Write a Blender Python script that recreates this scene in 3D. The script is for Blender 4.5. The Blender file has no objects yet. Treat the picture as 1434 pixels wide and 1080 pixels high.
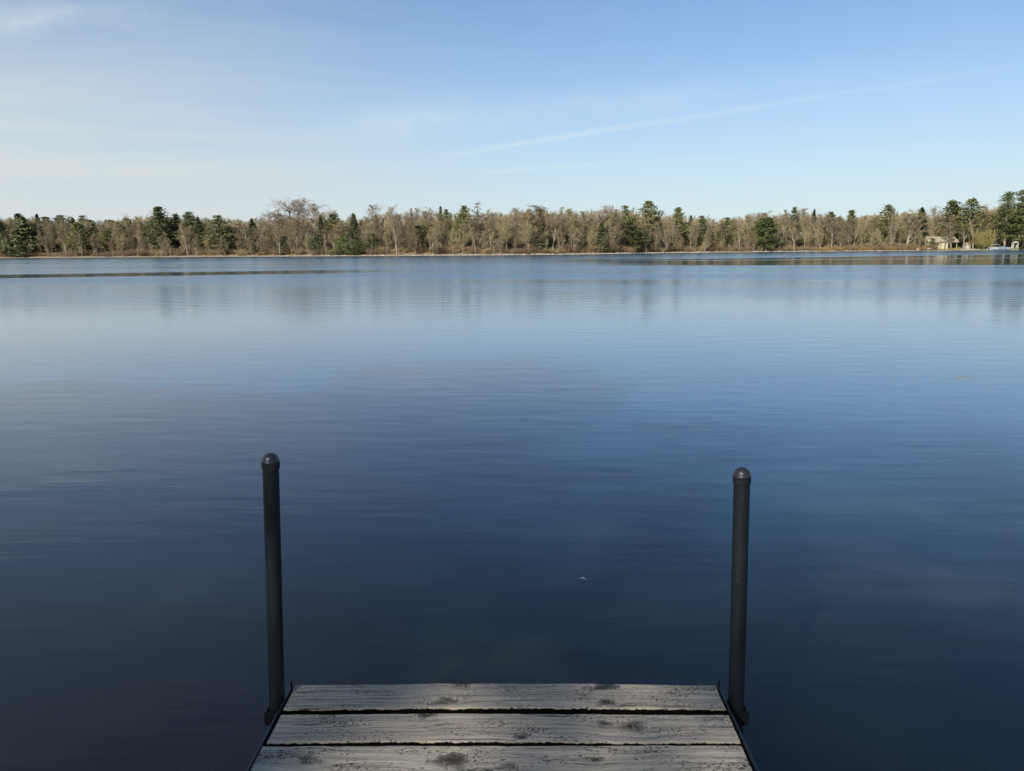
import bpy, math, random
import numpy as np
from mathutils import Vector, Matrix

sc = bpy.context.scene
COL = sc.collection
F = 1083.0                      # focal length in photo pixels (1434 wide)
PITCH = math.atan((540 - 350) / F)
ROLL = math.radians(-0.46)
CAM_Z = 1.7                     # above the water
DECK = 0.40

# ------------------------------------------------------------------ camera
_r = Vector((1, 0, 0)); _f = Vector((0, math.cos(PITCH), -math.sin(PITCH))); _u = Vector((0, math.sin(PITCH), math.cos(PITCH)))
_R = math.cos(ROLL) * _r + math.sin(ROLL) * _u
_U = -math.sin(ROLL) * _r + math.cos(ROLL) * _u
cam_d = bpy.data.cameras.new('camera'); cam = bpy.data.objects.new('camera', cam_d); COL.objects.link(cam)
cam_d.sensor_width = 36; cam_d.lens = 36 * F / 1434; cam_d.clip_start = 0.05; cam_d.clip_end = 20000
M = Matrix((_R, _U, -_f)).transposed().to_4x4(); M.translation = (0, 0, CAM_Z)
cam.matrix_world = M
sc.camera = cam


def ray(px, py):
    return _R * ((px - 717) / F) - _U * ((py - 540) / F) + _f


def at(px, py, Y):
    v = ray(px, py)
    return Vector((0, 0, CAM_Z)) + v * (Y / v.y)


# ------------------------------------------------------------------ object helpers
def tag(o, label=None, cat=None, group=None, kind=None):
    if label: o['label'] = label
    if cat: o['category'] = cat
    if group: o['group'] = group
    if kind: o['kind'] = kind
    return o


def empty(name, loc, rz=0.0):
    o = bpy.data.objects.new(name, None); COL.objects.link(o)
    o.location = loc; o.rotation_euler = (0, 0, rz); o.empty_display_size = 0.3
    return o


class MB:
    """collects vertices and faces of one mesh"""
    def __init__(s):
        s.v = []; s.f = []

    def box(s, x0, y0, z0, x1, y1, z1):
        b = len(s.v)
        s.v += [(x0, y0, z0), (x1, y0, z0), (x1, y1, z0), (x0, y1, z0), (x0, y0, z1), (x1, y0, z1), (x1, y1, z1), (x0, y1, z1)]
        s.f += [tuple(b + i for i in q) for q in ((0, 3, 2, 1), (4, 5, 6, 7), (0, 1, 5, 4), (1, 2, 6, 5), (2, 3, 7, 6), (3, 0, 4, 7))]
        return s

    def poly(s, pts, depth):
        """prism: polygon pts (3D list) extruded by vector depth"""
        b = len(s.v); n = len(pts); d = Vector(depth)
        s.v += [tuple(p) for p in pts] + [tuple(Vector(p) + d) for p in pts]
        s.f.append(tuple(b + i for i in range(n))[::-1]); s.f.append(tuple(b + n + i for i in range(n)))
        for i in range(n):
            j = (i + 1) % n
            s.f.append((b + i, b + j, b + n + j, b + n + i))
        return s

    def tube(s, pts, rad, sides=6, cap=True):
        b = len(s.v); n = len(pts)
        a = None
        for i, p in enumerate(pts):
            d = (pts[min(i + 1, n - 1)] - pts[max(i - 1, 0)])
            if d.length < 1e-9: d = Vector((0, 0, 1))
            d.normalize()
            if a is None:
                a = d.orthogonal().normalized()
            else:
                a = (a - d * a.dot(d))
                a = a.normalized() if a.length > 1e-6 else d.orthogonal().normalized()
            c = d.cross(a)
            r = rad[i]
            for k in range(sides):
                t = 2 * math.pi * k / sides
                s.v.append(tuple(p + a * (r * math.cos(t)) + c * (r * math.sin(t))))
        for i in range(n - 1):
            for k in range(sides):
                k2 = (k + 1) % sides
                s.f.append((b + i * sides + k, b + i * sides + k2, b + (i + 1) * sides + k2, b + (i + 1) * sides + k))
        if cap:
            s.f.append(tuple(b + k for k in range(sides))[::-1])
            s.f.append(tuple(b + (n - 1) * sides + k for k in range(sides)))
        return s

    def lathe(s, prof, sides=32, c=(0, 0, 0)):
        b = len(s.v); n = len(prof)
        for (r, z) in prof:
            for k in range(sides):
                t = 2 * math.pi * k / sides
                s.v.append((c[0] + r * math.cos(t), c[1] + r * math.sin(t), c[2] + z))
        for i in range(n - 1):
            for k in range(sides):
                k2 = (k + 1) % sides
                s.f.append((b + i * sides + k, b + i * sides + k2, b + (i + 1) * sides + k2, b + (i + 1) * sides + k))
        s.f.append(tuple(b + k for k in range(sides))[::-1]); s.f.append(tuple(b + (n - 1) * sides + k for k in range(sides)))
        return s

    def leaf(s, p, size, rnd, up=0.0, asp=0.6):
        d = Vector((rnd.uniform(-1, 1), rnd.uniform(-1, 1), rnd.uniform(-1, 1) + up))
        if d.length < 0.1: d = Vector((1, 0, 0))
        d.normalize(); e = d.orthogonal().normalized()
        e.rotate(Matrix.Rotation(rnd.uniform(0, 6.28), 3, d))
        b = len(s.v); d = d * size * 0.5; e = e * size * 0.5 * asp
        s.v += [tuple(p - d), tuple(p + e), tuple(p + d), tuple(p - e)]
        s.f.append((b, b + 1, b + 2, b + 3))

    def mesh(s, name, mat, smooth=False):
        me = bpy.data.meshes.new(name)
        me.from_pydata(s.v, [], s.f)
        if mat: me.materials.append(mat)
        if smooth: me.polygons.foreach_set('use_smooth', [True] * len(me.polygons))
        me.update()
        return me

    def build(s, name, mat, parent=None, smooth=False):
        o = bpy.data.objects.new(name, s.mesh(name, mat, smooth)); COL.objects.link(o)
        if parent: o.parent = parent
        return o


def np_mesh(name, V, Fq, mat, smooth=True):
    me = bpy.data.meshes.new(name)
    V = np.ascontiguousarray(V, dtype=np.float32); Fq = np.ascontiguousarray(Fq, dtype=np.int32)
    n = len(Fq); k = Fq.shape[1]
    me.vertices.add(len(V)); me.vertices.foreach_set('co', V.ravel())
    me.loops.add(n * k); me.loops.foreach_set('vertex_index', Fq.ravel())
    me.polygons.add(n); me.polygons.foreach_set('loop_start', np.arange(0, n * k, k, dtype=np.int32))
    me.polygons.foreach_set('use_smooth', np.full(n, smooth))
    me.update(calc_edges=True); me.validate()
    if mat: me.materials.append(mat)
    return me


def grid_faces(nu, nv):
    i = np.arange(nu - 1)[None, :] + np.arange(nv - 1)[:, None] * nu
    return np.stack([i, i + 1, i + 1 + nu, i + nu], -1).reshape(-1, 4)


# ------------------------------------------------------------------ materials
def new_mat(name):
    m = bpy.data.materials.new(name); m.use_nodes = True
    nt = m.node_tree; b = nt.nodes['Principled BSDF']
    return m, nt, b


def N(nt, t, **kw):
    n = nt.nodes.new(t)
    for k, v in kw.items():
        if k in ('vals',):
            for i, x in v.items(): n.inputs[i].default_value = x
        else:
            setattr(n, k, v)
    return n


def ramp(nt, stops, inp=None, interp='LINEAR'):
    r = nt.nodes.new('ShaderNodeValToRGB'); r.color_ramp.interpolation = interp
    e = r.color_ramp.elements
    while len(e) < len(stops): e.new(0.5)
    for i, (p, c) in enumerate(stops):
        e[i].position = p; e[i].color = (*c, 1) if len(c) == 3 else c
    if inp is not None: nt.links.new(inp, r.inputs[0])
    return r


def mix(nt, fac, a, b, mode='MIX'):
    n = nt.nodes.new('ShaderNodeMix'); n.data_type = 'RGBA'; n.blend_type = mode
    for i, v in ((0, fac), (6, a), (7, b)):
        if hasattr(v, 'is_linked') or hasattr(v, 'links'): nt.links.new(v, n.inputs[i])
        elif isinstance(v, (int, float)): n.inputs[i].default_value = v
        else: n.inputs[i].default_value = (*v, 1)
    return n.outputs[2]


def mathn(nt, op, a, b=0.0, c=0.0, clamp=False):
    n = nt.nodes.new('ShaderNodeMath'); n.operation = op; n.use_clamp = clamp
    for i, v in ((0, a), (1, b), (2, c)):
        if hasattr(v, 'links'): nt.links.new(v, n.inputs[i])
        else: n.inputs[i].default_value = v
    return n.outputs[0]


def noise(nt, scale, detail=3, rough=0.55, vec=None, mapscale=None, dim='3D', dist=0.0):
    n = nt.nodes.new('ShaderNodeTexNoise'); n.noise_dimensions = dim
    n.inputs['Scale'].default_value = scale; n.inputs['Detail'].default_value = detail; n.inputs['Roughness'].default_value = rough
    n.inputs['Distortion'].default_value = dist
    if vec is None:
        vec = nt.nodes.new('ShaderNodeTexCoord').outputs['Object']
    if mapscale:
        m = nt.nodes.new('ShaderNodeMapping'); m.inputs['Scale'].default_value = mapscale
        nt.links.new(vec, m.inputs[0]); vec = m.outputs[0]
    nt.links.new(vec, n.inputs['Vector'])
    return n.outputs[0]


def foliage_mat(name, stops, noise_scale=0.5, rough=0.75, translucent=0.0):
    """leaf/twig colour: one ramp read by a per-object random value and a clump noise"""
    m, nt, b = new_mat(name)
    oi = nt.nodes.new('ShaderNodeObjectInfo')
    nz = noise(nt, noise_scale, 2, 0.6)
    f = mathn(nt, 'ADD', mathn(nt, 'MULTIPLY', oi.outputs['Random'], 0.62), mathn(nt, 'MULTIPLY', mathn(nt, 'SUBTRACT', nz, 0.3), 0.9), clamp=True)
    r = ramp(nt, stops, f)
    nt.links.new(r.outputs[0], b.inputs['Base Color'])
    b.inputs['Roughness'].default_value = rough; b.inputs['Specular IOR Level'].default_value = 0.25
    return m


def plain(name, col, rough=0.6, var=0.15, scale=3.0, metal=0.0, spec=0.5):
    m, nt, b = new_mat(name)
    nz = noise(nt, scale, 5, 0.6)
    lo = tuple(c * (1 - var) for c in col); hi = tuple(min(1, c * (1 + var)) for c in col)
    nt.links.new(ramp(nt, [(0.3, lo), (0.7, hi)], nz).outputs[0], b.inputs['Base Color'])
    b.inputs['Roughness'].default_value = rough; b.inputs['Metallic'].default_value = metal
    b.inputs['Specular IOR Level'].default_value = spec
    return m


M_BARK = foliage_mat('bark_grey_brown', [(0, (.15, .122, .09)), (.5, (.27, .23, .165)), (1, (.38, .33, .25))], 0.8, .9)
M_PALEBARK = foliage_mat('bark_pale', [(0, (.26, .23, .18)), (.6, (.38, .34, .27)), (1, (.48, .44, .37))], 0.6, .8)
M_TWIG = foliage_mat('twigs_brown', [(0, (.18, .14, .085)), (.3, (.25, .20, .115)), (.6, (.30, .25, .14)), (.85, (.29, .26, .125)), (1, (.25, .26, .11))], 0.12, .9)
M_TWIGGREY = foliage_mat('twigs_grey', [(0, (.22, .185, .15)), (.6, (.31, .265, .215)), (1, (.38, .33, .27))], 0.15, .9)
M_NEEDLE = foliage_mat('pine_needles', [(0, (.08, .096, .038)), (.45, (.14, .158, .056)), (.8, (.19, .20, .07)), (1, (.215, .22, .075))], 0.5)
M_DARKNEEDLE = foliage_mat('dark_needles', [(0, (.056, .072, .034)), (.5, (.095, .114, .050)), (1, (.14, .155, .06))], 0.5)
M_CEDAR = foliage_mat('cedar_foliage', [(0, (.02, .03, .016)), (.5, (.04, .05, .022)), (1, (.07, .07, .03))], 0.6)
M_OLIVE = foliage_mat('olive_foliage', [(0, (.08, .095, .035)), (.5, (.13, .14, .05)), (1, (.19, .19, .065))], 0.5)
M_BRIGHT = foliage_mat('bright_needles', [(0, (.055, .08, .028)), (.5, (.095, .125, .04)), (1, (.145, .175, .055))], 0.6)
M_WILLOW = foliage_mat('willow_shoots', [(0, (.14, .12, .045)), (.5, (.19, .165, .055)), (1, (.25, .22, .07))], 0.4)
M_SHRUB = foliage_mat('shrub_twigs', [(0, (.15, .10, .065)), (.35, (.21, .15, .09)), (.7, (.27, .21, .12)), (1, (.21, .20, .09))], 0.10, .9)
M_REED = foliage_mat('dry_reeds', [(0, (.28, .17, .07)), (.5, (.38, .25, .11)), (1, (.46, .34, .17))], 0.2, .9)


# ------------------------------------------------------------------ shoreline and terrain
_S = [(-500, 345), (-300, 335), (0, 318), (240, 300), (480, 272), (620, 255), (720, 252), (840, 268), (960, 302), (1080, 318), (1200, 326), (1320, 318), (1434, 312), (1734, 312), (1934, 318)]
_SX = np.array([(p - 717) / F * D for p, D in _S]); _SY = np.array([D for p, D in _S], float)


def shore(x):
    x = np.asarray(x, float)
    return np.interp(x, _SX, _SY) + 0.7 * np.sin(x * .31) + 0.5 * np.sin(x * .83 + 1) + 0.25 * np.sin(x * 2.1)


def land_z(x, y):
    x = np.asarray(x, float); y = np.asarray(y, float)
    d = y - shore(x)
    bank = 1.5 + 1.6 * np.exp(-((x + 18) / 32) ** 2) + 0.5 * np.sin(x * .05) - 0.6 * np.exp(-((x - 190) / 45) ** 2)
    z = np.where(d < 0, np.maximum(d * .25, -1.6), np.minimum(d / 3.0, 1) * 0.38)
    t = np.clip((d - 2.0) / 14.0, 0, 1); t = t * t * (3 - 2 * t)
    z = z + np.where(d > 0, t * bank, 0)
    t2 = np.clip((d - 12) / 110.0, 0, 1)
    z = z + np.where(d > 0, t2 * (9 + 2.5 * np.sin(x * .021 + 1)), 0)
    z = z + np.where(d > 4, 0.18 * np.sin(x * .9 + y * .4) * np.sin(y * .7 - x * .3), 0)
    return z


def lz(x, y):
    return float(land_z(x, y))


xs = np.arange(-450, 391, 1.5)
ds = np.concatenate([np.arange(-8, 20, 0.6), np.arange(20, 60, 2.0), np.arange(60, 200, 6), [260, 400, 900]])
X = np.repeat(xs[None, :], len(ds), 0); Y = shore(xs)[None, :] + ds[:, None]
Z = land_z(X, Y)
m, nt, b = new_mat('far_bank_ground')
geo = nt.nodes.new('ShaderNodeNewGeometry'); sep = nt.nodes.new('ShaderNodeSeparateXYZ'); nt.links.new(geo.outputs['Position'], sep.inputs[0])
n1 = noise(nt, .25, 5, .65); n2 = noise(nt, 2.5, 4, .7)
litter = ramp(nt, [(.25, (.15, .105, .06)), (.5, (.27, .19, .10)), (.7, (.36, .265, .145))], n1).outputs[0]
litter = mix(nt, mathn(nt, 'MULTIPLY', n2, .5), litter, (.16, .115, .07))
sand = ramp(nt, [(.3, (.22, .19, .14)), (.7, (.40, .36, .28))], n2).outputs[0]
fz = mathn(nt, 'MULTIPLY', mathn(nt, 'ADD', mathn(nt, 'SUBTRACT', sep.outputs[2], .26), mathn(nt, 'MULTIPLY', mathn(nt, 'SUBTRACT', noise(nt, .06, 4, .7), .45), .9)), 5.0, clamp=True)
col = mix(nt, fz, sand, litter)
gx = mathn(nt, 'MULTIPLY', mathn(nt, 'SUBTRACT', sep.outputs[0], 162), .25, clamp=True)
gy = mathn(nt, 'MULTIPLY', mathn(nt, 'SUBTRACT', 350, sep.outputs[1]), .2, clamp=True)
grass = ramp(nt, [(.3, (.16, .17, .05)), (.7, (.30, .27, .10))], n1).outputs[0]
col = mix(nt, mathn(nt, 'MULTIPLY', mathn(nt, 'MULTIPLY', gx, gy), fz), col, grass)
nt.links.new(col, b.inputs['Base Color']); b.inputs['Roughness'].default_value = .95; b.inputs['Specular IOR Level'].default_value = .1
me = np_mesh('far_bank', np.stack([X, Y, Z], -1).reshape(-1, 3), grid_faces(len(xs), len(ds)), m)
o = bpy.data.objects.new('far_bank', me); COL.objects.link(o); tag(o, kind='structure')

# near bank behind the dock
xs = np.linspace(-60, 60, 81); ys = np.linspace(-70, -3.5, 50)
X, Y = np.meshgrid(xs, ys)
Z = np.clip((-4.6 - Y + .4 * np.sin(X * .7)) * .22, -1.2, 1.3) + .08 * np.sin(X * 1.3) * np.sin(Y * 1.1)
m = plain('near_bank_ground', (.16, .14, .07), .95, .5, 1.2, spec=.1)
me = np_mesh('near_bank', np.stack([X, Y, Z], -1).reshape(-1, 3), grid_faces(81, 50), m)
o = bpy.data.objects.new('near_bank', me); COL.objects.link(o); tag(o, kind='structure')

# ------------------------------------------------------------------ lake
rng = np.random.default_rng(7)


def sstep(a, b, x):
    t = np.clip((x - a) / (b - a), 0, 1)
    return t * t * (3 - 2 * t)


def lake_calm(x, y):
    """1 in the slicks, 0 in rippled water"""
    wob = 1.2 * np.sin(x * .21 + 1) + .8 * np.sin(x * .55)
    yc = 66.5 + .26 * (x + 14)
    left = sstep(7.0, 5.2, np.abs(y - yc - .25 * wob)) * sstep(-4, -19, x + 2.5 * np.sin(y * 1.7 + x * .3) + 1.5 * np.sin(y * 3.1)) * sstep(-85, -70, x)
    e0 = 79 - .30 * (x - 20) + .5 * wob
    right = sstep(e0 - 4, e0 + 1, y) * sstep(110.5, 108.5, y + .3 * wob) * sstep(3, 20, x + .25 * (y - 88) + 3 * np.sin(y * .9 + x * .2) + 1.5 * np.sin(y * 2.3))
    e1 = 128 + .38 * np.clip(x - 30, 0, 80)
    thin = sstep(113, 114.5, y + .3 * wob) * sstep(e1 + 2, e1 - 1, y) * sstep(0, 14, x)
    return np.clip(left + right + thin, 0, 1)


def lake_slope(x, y):
    s = np.interp(y, [0, 3, 7, 13, 22, 34, 48, 58, 72, 100, 140, 300], [.003, .004, .006, .008, .012, .021, .038, .034, .032, .030, .029, .028])
    patch = 1 + .35 * np.sin(x * .045 + y * .11) * np.sin(x * .021 - y * .17 + 2) + .25 * np.sin(x * .13 + y * .39 + .7 * np.sin(x * .07))
    c = lake_calm(x, y)
    return s * np.clip(patch, .35, 1.7) * (1 - c) + .0022 * c


ys = [-60.0, -40, -25, -16, -10, -6, -4, -2, -1, 0]
y = 0.0
while y < 350:
    y += max(0.045, min(0.5, 0.009 * max(y, 1.0) if y > 5 else 0.045)); ys.append(y)
ys += [365, 400, 500, 800, 1500, 3000, 6000]
ys = np.array(ys)
nu = 721
u = np.linspace(-1, 1, nu); u = u * (0.55 + 0.45 * np.abs(u) ** 3)
half = np.interp(ys, [-60, 0, 5, 30, 350, 6000], [70, 14, 18, 60, 420, 7000])
X = u[None, :] * half[:, None] / 1.0
Y = np.repeat(ys[:, None], nu, 1)
dx = np.gradient(X, axis=1); dy = np.gradient(Y, axis=0)
H = np.zeros_like(X); var = np.zeros_like(X)
lam = np.exp(rng.uniform(np.log(.28), np.log(7.0), 64))
ang = rng.normal(0, .38, 64) + math.radians(84)
ph = rng.uniform(0, 6.28, 64)
for l, a, p in zip(lam, ang, ph):
    k = 2 * math.pi / l
    kx, ky = k * math.cos(a), k * math.sin(a)
    # a wave is kept only where the grid can carry it, and fades where the water is too near for so long a swell
    w = sstep(2.6, 5.0, l / np.maximum(dy, np.abs(dx) * abs(math.cos(a)) * 1.2 + 1e-4))
    w = w * np.exp(-(np.log(l / np.clip(.020 * np.maximum(Y, 0) + .20, .28, 2.4)) / .55) ** 2)
    sl = w * np.sin(kx * X + ky * Y + p + .6 * np.sin(X * .31 / l ** .5 + p))
    H += sl / k; var += .5 * w * w * math.sin(a) ** 2
H = H / np.sqrt(np.maximum(var, 1e-3))
SL = lake_slope(X, Y)
Z = H * SL * np.interp(Y, [0, 12, 30, 60, 300], [.45, .45, .42, .42, .40])
Z = np.where((Y < -1) | (Y > 352), 0, Z)
del H, var
m, nt, b = new_mat('lake_water')
b.inputs['IOR'].default_value = 1.45
b.inputs['Subsurface Weight'].default_value = 1.0; b.inputs['Subsurface Radius'].default_value = (1.0, 1.6, 2.2); b.inputs['Subsurface Scale'].default_value = .8
b.inputs['Roughness'].default_value = .03
tc = nt.nodes.new('ShaderNodeTexCoord').outputs['Object']
bed = noise(nt, .62, 3, .5, tc)
sepw = nt.nodes.new('ShaderNodeSeparateXYZ'); nt.links.new(tc, sepw.inputs[0])
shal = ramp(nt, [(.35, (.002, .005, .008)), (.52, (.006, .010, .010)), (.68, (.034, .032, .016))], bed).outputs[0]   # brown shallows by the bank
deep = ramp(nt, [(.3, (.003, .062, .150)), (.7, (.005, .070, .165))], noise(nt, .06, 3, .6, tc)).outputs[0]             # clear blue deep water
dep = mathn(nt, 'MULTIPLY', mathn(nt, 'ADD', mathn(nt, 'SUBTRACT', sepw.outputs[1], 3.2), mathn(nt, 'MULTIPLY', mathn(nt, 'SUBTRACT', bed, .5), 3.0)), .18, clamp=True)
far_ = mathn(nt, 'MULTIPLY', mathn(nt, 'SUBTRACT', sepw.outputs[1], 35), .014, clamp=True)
deep = mix(nt, far_, deep, (.022, .060, .098))                                                                       # paler base toward the far bank, standing in for weak sky reflection
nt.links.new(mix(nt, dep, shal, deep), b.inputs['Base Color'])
r1 = noise(nt, 1.0, 3, .6, tc, (1.1, 5.5, 1.0))
bm = N(nt, 'ShaderNodeBump'); bm.inputs['Strength'].default_value = .045; bm.inputs['Distance'].default_value = .05
nt.links.new(r1, bm.inputs['Height']); nt.links.new(bm.outputs[0], b.inputs['Normal'])
ra_ = nt.nodes.new('ShaderNodeAttribute'); ra_.attribute_name = 'ripple'
nt.links.new(ra_.outputs['Fac'], b.inputs['Roughness'])
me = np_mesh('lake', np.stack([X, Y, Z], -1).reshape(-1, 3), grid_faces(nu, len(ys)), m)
o = bpy.data.objects.new('lake', me); COL.objects.link(o); tag(o, kind='structure')
at_ = me.attributes.new('ripple', 'FLOAT', 'POINT'); at_.data.foreach_set('value', np.sqrt(np.clip(SL * np.interp(Y, [0, 12, 30, 60, 300], [.3, .6, 1.1, 1.3, 1.4]), 0, .3)).astype(np.float32).ravel())
del SL


# ------------------------------------------------------------------ tree prototypes (unit: height 1 m x HT)
def jit(d, amt, rnd):
    v = d + Vector((rnd.uniform(-amt, amt), rnd.uniform(-amt, amt), rnd.uniform(-amt, amt)))
    return v.normalized()


def branch_line(p, d, L, n, rnd, wob, up):
    pts = [p.copy()]
    for i in range(n):
        d = jit(d, wob, rnd); d = (d + Vector((0, 0, up))).normalized()
        p = p + d * (L / n); pts.append(p.copy())
    return pts, d


def bare_tree(seed, ht=16.0, spread=.5, first=.25, stems=1, lean=0.0, nl=9, droop=.10, twig=.022, full=True, limb=1.0):
    """leafless broadleaf tree: (trunk with limbs, crown of branches and twigs)"""
    rnd = random.Random(seed); tr = MB(); cr = MB()

    def child_dir(d, ang):
        e = d.orthogonal().normalized(); e.rotate(Matrix.Rotation(rnd.uniform(0, 6.283), 3, d))
        return (d * math.cos(ang) + e * math.sin(ang)).normalized()

    def twigs(pts, L, lvl):
        nseg = len(pts) - 1
        if lvl == 2: cnt, ln, rr = 6, .55, twig * 1.05
        else: cnt, ln, rr = (4 if full else 0), .6, twig * .85
        for i in range(cnt):
            t = rnd.uniform(.2, 1.0) * nseg; k = min(int(t), nseg - 1)
            p = pts[k].lerp(pts[k + 1], t - k); d = (pts[k + 1] - pts[k]).normalized()
            q, _ = branch_line(p, child_dir(d, rnd.uniform(.4, 1.0)), L * ln * rnd.uniform(.6, 1.2), 2, rnd, .2, droop)
            cr.tube(q, [rr, rr * .8, rr * .45], 3, False)
            if lvl == 2: twigs(q, L * ln, 3)

    for s in range(stems):
        base = Vector((0, 0, -.3)) if stems == 1 else Vector((rnd.uniform(-.5, .5), rnd.uniform(-.5, .5), -.3))
        a = rnd.uniform(0, 6.283)
        ln = lean if stems == 1 else lean + rnd.uniform(.05, .3)
        d0 = Vector((math.cos(a) * ln, math.sin(a) * ln * .5, 1)).normalized()
        H = ht * (1 if s == 0 else rnd.uniform(.7, .95))
        r0 = ht * .0125 * (1 if stems == 1 else .7)
        nT = 9
        pts, _ = branch_line(base, d0, H * .86, nT, rnd, .07, .03)
        tr.tube(pts, [max(r0 * (1 - i / nT) ** .8, .035) for i in range(nT + 1)], 7)
        nL = nl if stems == 1 else max(5, nl * 2 // (stems + 1))
        for i in range(nL):
            t = first + (1 - first) * (i + rnd.uniform(.1, .9)) / nL
            t = min(t, .985)
            k = min(int(t * nT), nT - 1)
            p = pts[k].lerp(pts[k + 1], t * nT - k)
            rel = (t - first) / (1 - first)
            L = H * spread * (1.05 - .72 * rel) * rnd.uniform(.75, 1.15) * (1 if stems == 1 else .7)
            ang = rnd.uniform(.32, .75) * (1.1 - .35 * rel)
            q, _ = branch_line(p, child_dir((pts[k + 1] - pts[k]).normalized(), ang), L, 5, rnd, .2, .20)
            rl = max(r0 * (1 - t) ** .8 * .62, .045) * limb
            tr.tube(q, [max(rl * (1 - .8 * j / 5), .03) for j in range(6)], 5, False)
            for j in range(5):
                tt = rnd.uniform(.22, 1.0) * 5; kk = min(int(tt), 4)
                pp = q[kk].lerp(q[kk + 1], tt - kk)
                qq, _ = branch_line(pp, child_dir((q[kk + 1] - q[kk]).normalized(), rnd.uniform(.45, .95)), L * rnd.uniform(.3, .6), 3, rnd, .22, droop)
                rb = max(rl * .35, twig * 1.4)
                cr.tube(qq, [rb, rb * .8, rb * .6, rb * .35], 3, False)
                twigs(qq, L * .45, 2)
    return tr, cr


def pine_tree(seed, ht=16.0, width=.36, first=.18, whorls=15, tuft=.44, droop=.0, dense=1.0, taper=1.0):
    """white pine: tiers of plumed branches with gaps between them"""
    rnd = random.Random(seed); tr = MB(); cr = MB()
    pts, _ = branch_line(Vector((0, 0, -.3)), Vector((0, 0, 1)), ht + .1, 8, rnd, .025, .05)
    tr.tube(pts, [ht * .013 * (1 - i / 8) + .04 for i in range(9)], 7)

    def on(t):
        k = min(int(t * 8), 7); return pts[k].lerp(pts[k + 1], t * 8 - k)
    for w in range(whorls):
        t = first + (1 - first) * (w + rnd.uniform(-.25, .25)) / whorls
        t = max(first, min(t, .985)); rel = (t - first) / (1 - first)
        prof = (1 - rel) ** (.75 * taper) * (.62 + .38 * min(1, rel * 4))
        nb = rnd.choice([4, 5, 5, 6])
        a0 = rnd.uniform(0, 6.28)
        for k in range(nb):
            L = ht * width * .5 * (prof + .06) * rnd.choice([.55, .8, 1, 1, 1.15]) * rnd.uniform(.8, 1.15)
            if rnd.random() < .08: continue
            a = a0 + k * 6.283 / nb + rnd.uniform(-.3, .3)
            d = Vector((math.cos(a), math.sin(a), .25 + .5 * rel - droop)).normalized()
            q, _ = branch_line(on(t), d, L, 4, rnd, .1, .05 - droop * .1)
            tr.tube(q, [max(.02, L * .016 * (1 - j / 5)) for j in range(5)], 4, False)
            nt_ = max(3, int(L * 2.6 * dense))
            for j in range(nt_):
                tt = (.25 + .75 * (j + rnd.random()) / nt_) * 4; kk = min(int(tt), 3)
                c = q[kk].lerp(q[kk + 1], tt - kk)
                sp = .16 * L * (1.1 - tt / 4 * .6) + .12
                for _ in range(int(9 * dense) + 1):
                    cr.leaf(c + Vector((rnd.gauss(0, sp), rnd.gauss(0, sp), rnd.gauss(.12, .24))), tuft * rnd.uniform(.6, 1.3), rnd, .35, .5)
    for _ in range(22):
        cr.leaf(on(1.0) + Vector((rnd.gauss(0, .2), rnd.gauss(0, .2), -abs(rnd.gauss(0, .6)))), tuft * .9, rnd, .9, .4)
    return tr, cr


def column_tree(seed, ht=12.0, width=.22, first=.06, n=1700, leaf=.5, shape='cone', lump=.25):
    """spruce or cedar: dense foliage clumped on a cone, column or egg"""
    rnd = random.Random(seed); tr = MB(); cr = MB()
    tr.tube([Vector((0, 0, -.3)), Vector((0, 0, ht * .5)), Vector((0, 0, ht * .96))], [ht * .014 + .03, ht * .009 + .02, .02], 7)
    R = ht * width * .5
    lumps = [(rnd.uniform(0, 6.28), rnd.random(), rnd.uniform(.5, 1)) for _ in range(26)]
    for i in range(n):
        rel = rnd.random() ** (1.35 if shape == 'cone' else 1.0)
        if shape == 'cone': pr = (1 - rel) ** .85 * (.75 + .25 * math.sin(rel * 60 + seed)) + .03
        elif shape == 'column': pr = min(1, (1 - rel) * 3.2) ** .7 * min(1, .55 + rel * 3) * (.85 + .15 * math.sin(rel * 23 + seed))
        else: pr = math.sin(math.pi * min(1, (rel * .92 + .08))) ** .6
        a = rnd.uniform(0, 6.283)
        lp = 0
        for (la, lr, lw) in lumps:
            da = math.cos(a - la)
            if da > .6 and abs(rel - lr) < .07: lp += lw * lump
        r = R * pr * (rnd.random() ** .35) * (1 - lump * .5 + lp)
        z = ht * (first + (1 - first) * rel)
        dz = -.25 * r if shape == 'cone' else .1
        cr.leaf(Vector((r * math.cos(a), r * math.sin(a), z + dz + rnd.uniform(-.15, .15))), leaf * rnd.uniform(.6, 1.3), rnd, .3, .5)
    return tr, cr


def willow_tree(seed, ht=8.0):
    rnd = random.Random(seed); tr, cr = MB(), MB()
    pts, _ = branch_line(Vector((0, 0, -.3)), Vector((.05, 0, 1)), ht * .55, 5, rnd, .1, .05)
    tr.tube(pts, [.28, .25, .22, .19, .16, .12], 7)
    for i in range(16):
        a = rnd.uniform(0, 6.283); p = pts[rnd.choice([2, 3, 4, 5])]
        q, _ = branch_line(p, Vector((math.cos(a), math.sin(a), 1.0)), ht * rnd.uniform(.3, .48), 5, rnd, .2, -.06)
        tr.tube(q, [.08, .07, .05, .04, .03, .02], 4, False)
        for j in range(26):
            k = rnd.choice([1, 2, 3, 4]); c = q[k].lerp(q[k + 1], rnd.random()) + Vector((rnd.gauss(0, .45), rnd.gauss(0, .45), 0))
            L = max(.5, (c.z - .5) * rnd.uniform(.35, .85))
            e = c + Vector((rnd.gauss(0, .12), rnd.gauss(0, .12), -L))
            m_ = c.lerp(e, .4) + Vector((rnd.gauss(0, .12), rnd.gauss(0, .12), .15))
            cr.tube([c, m_, e], [.035, .045, .02], 3, False)
    return tr, cr


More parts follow.
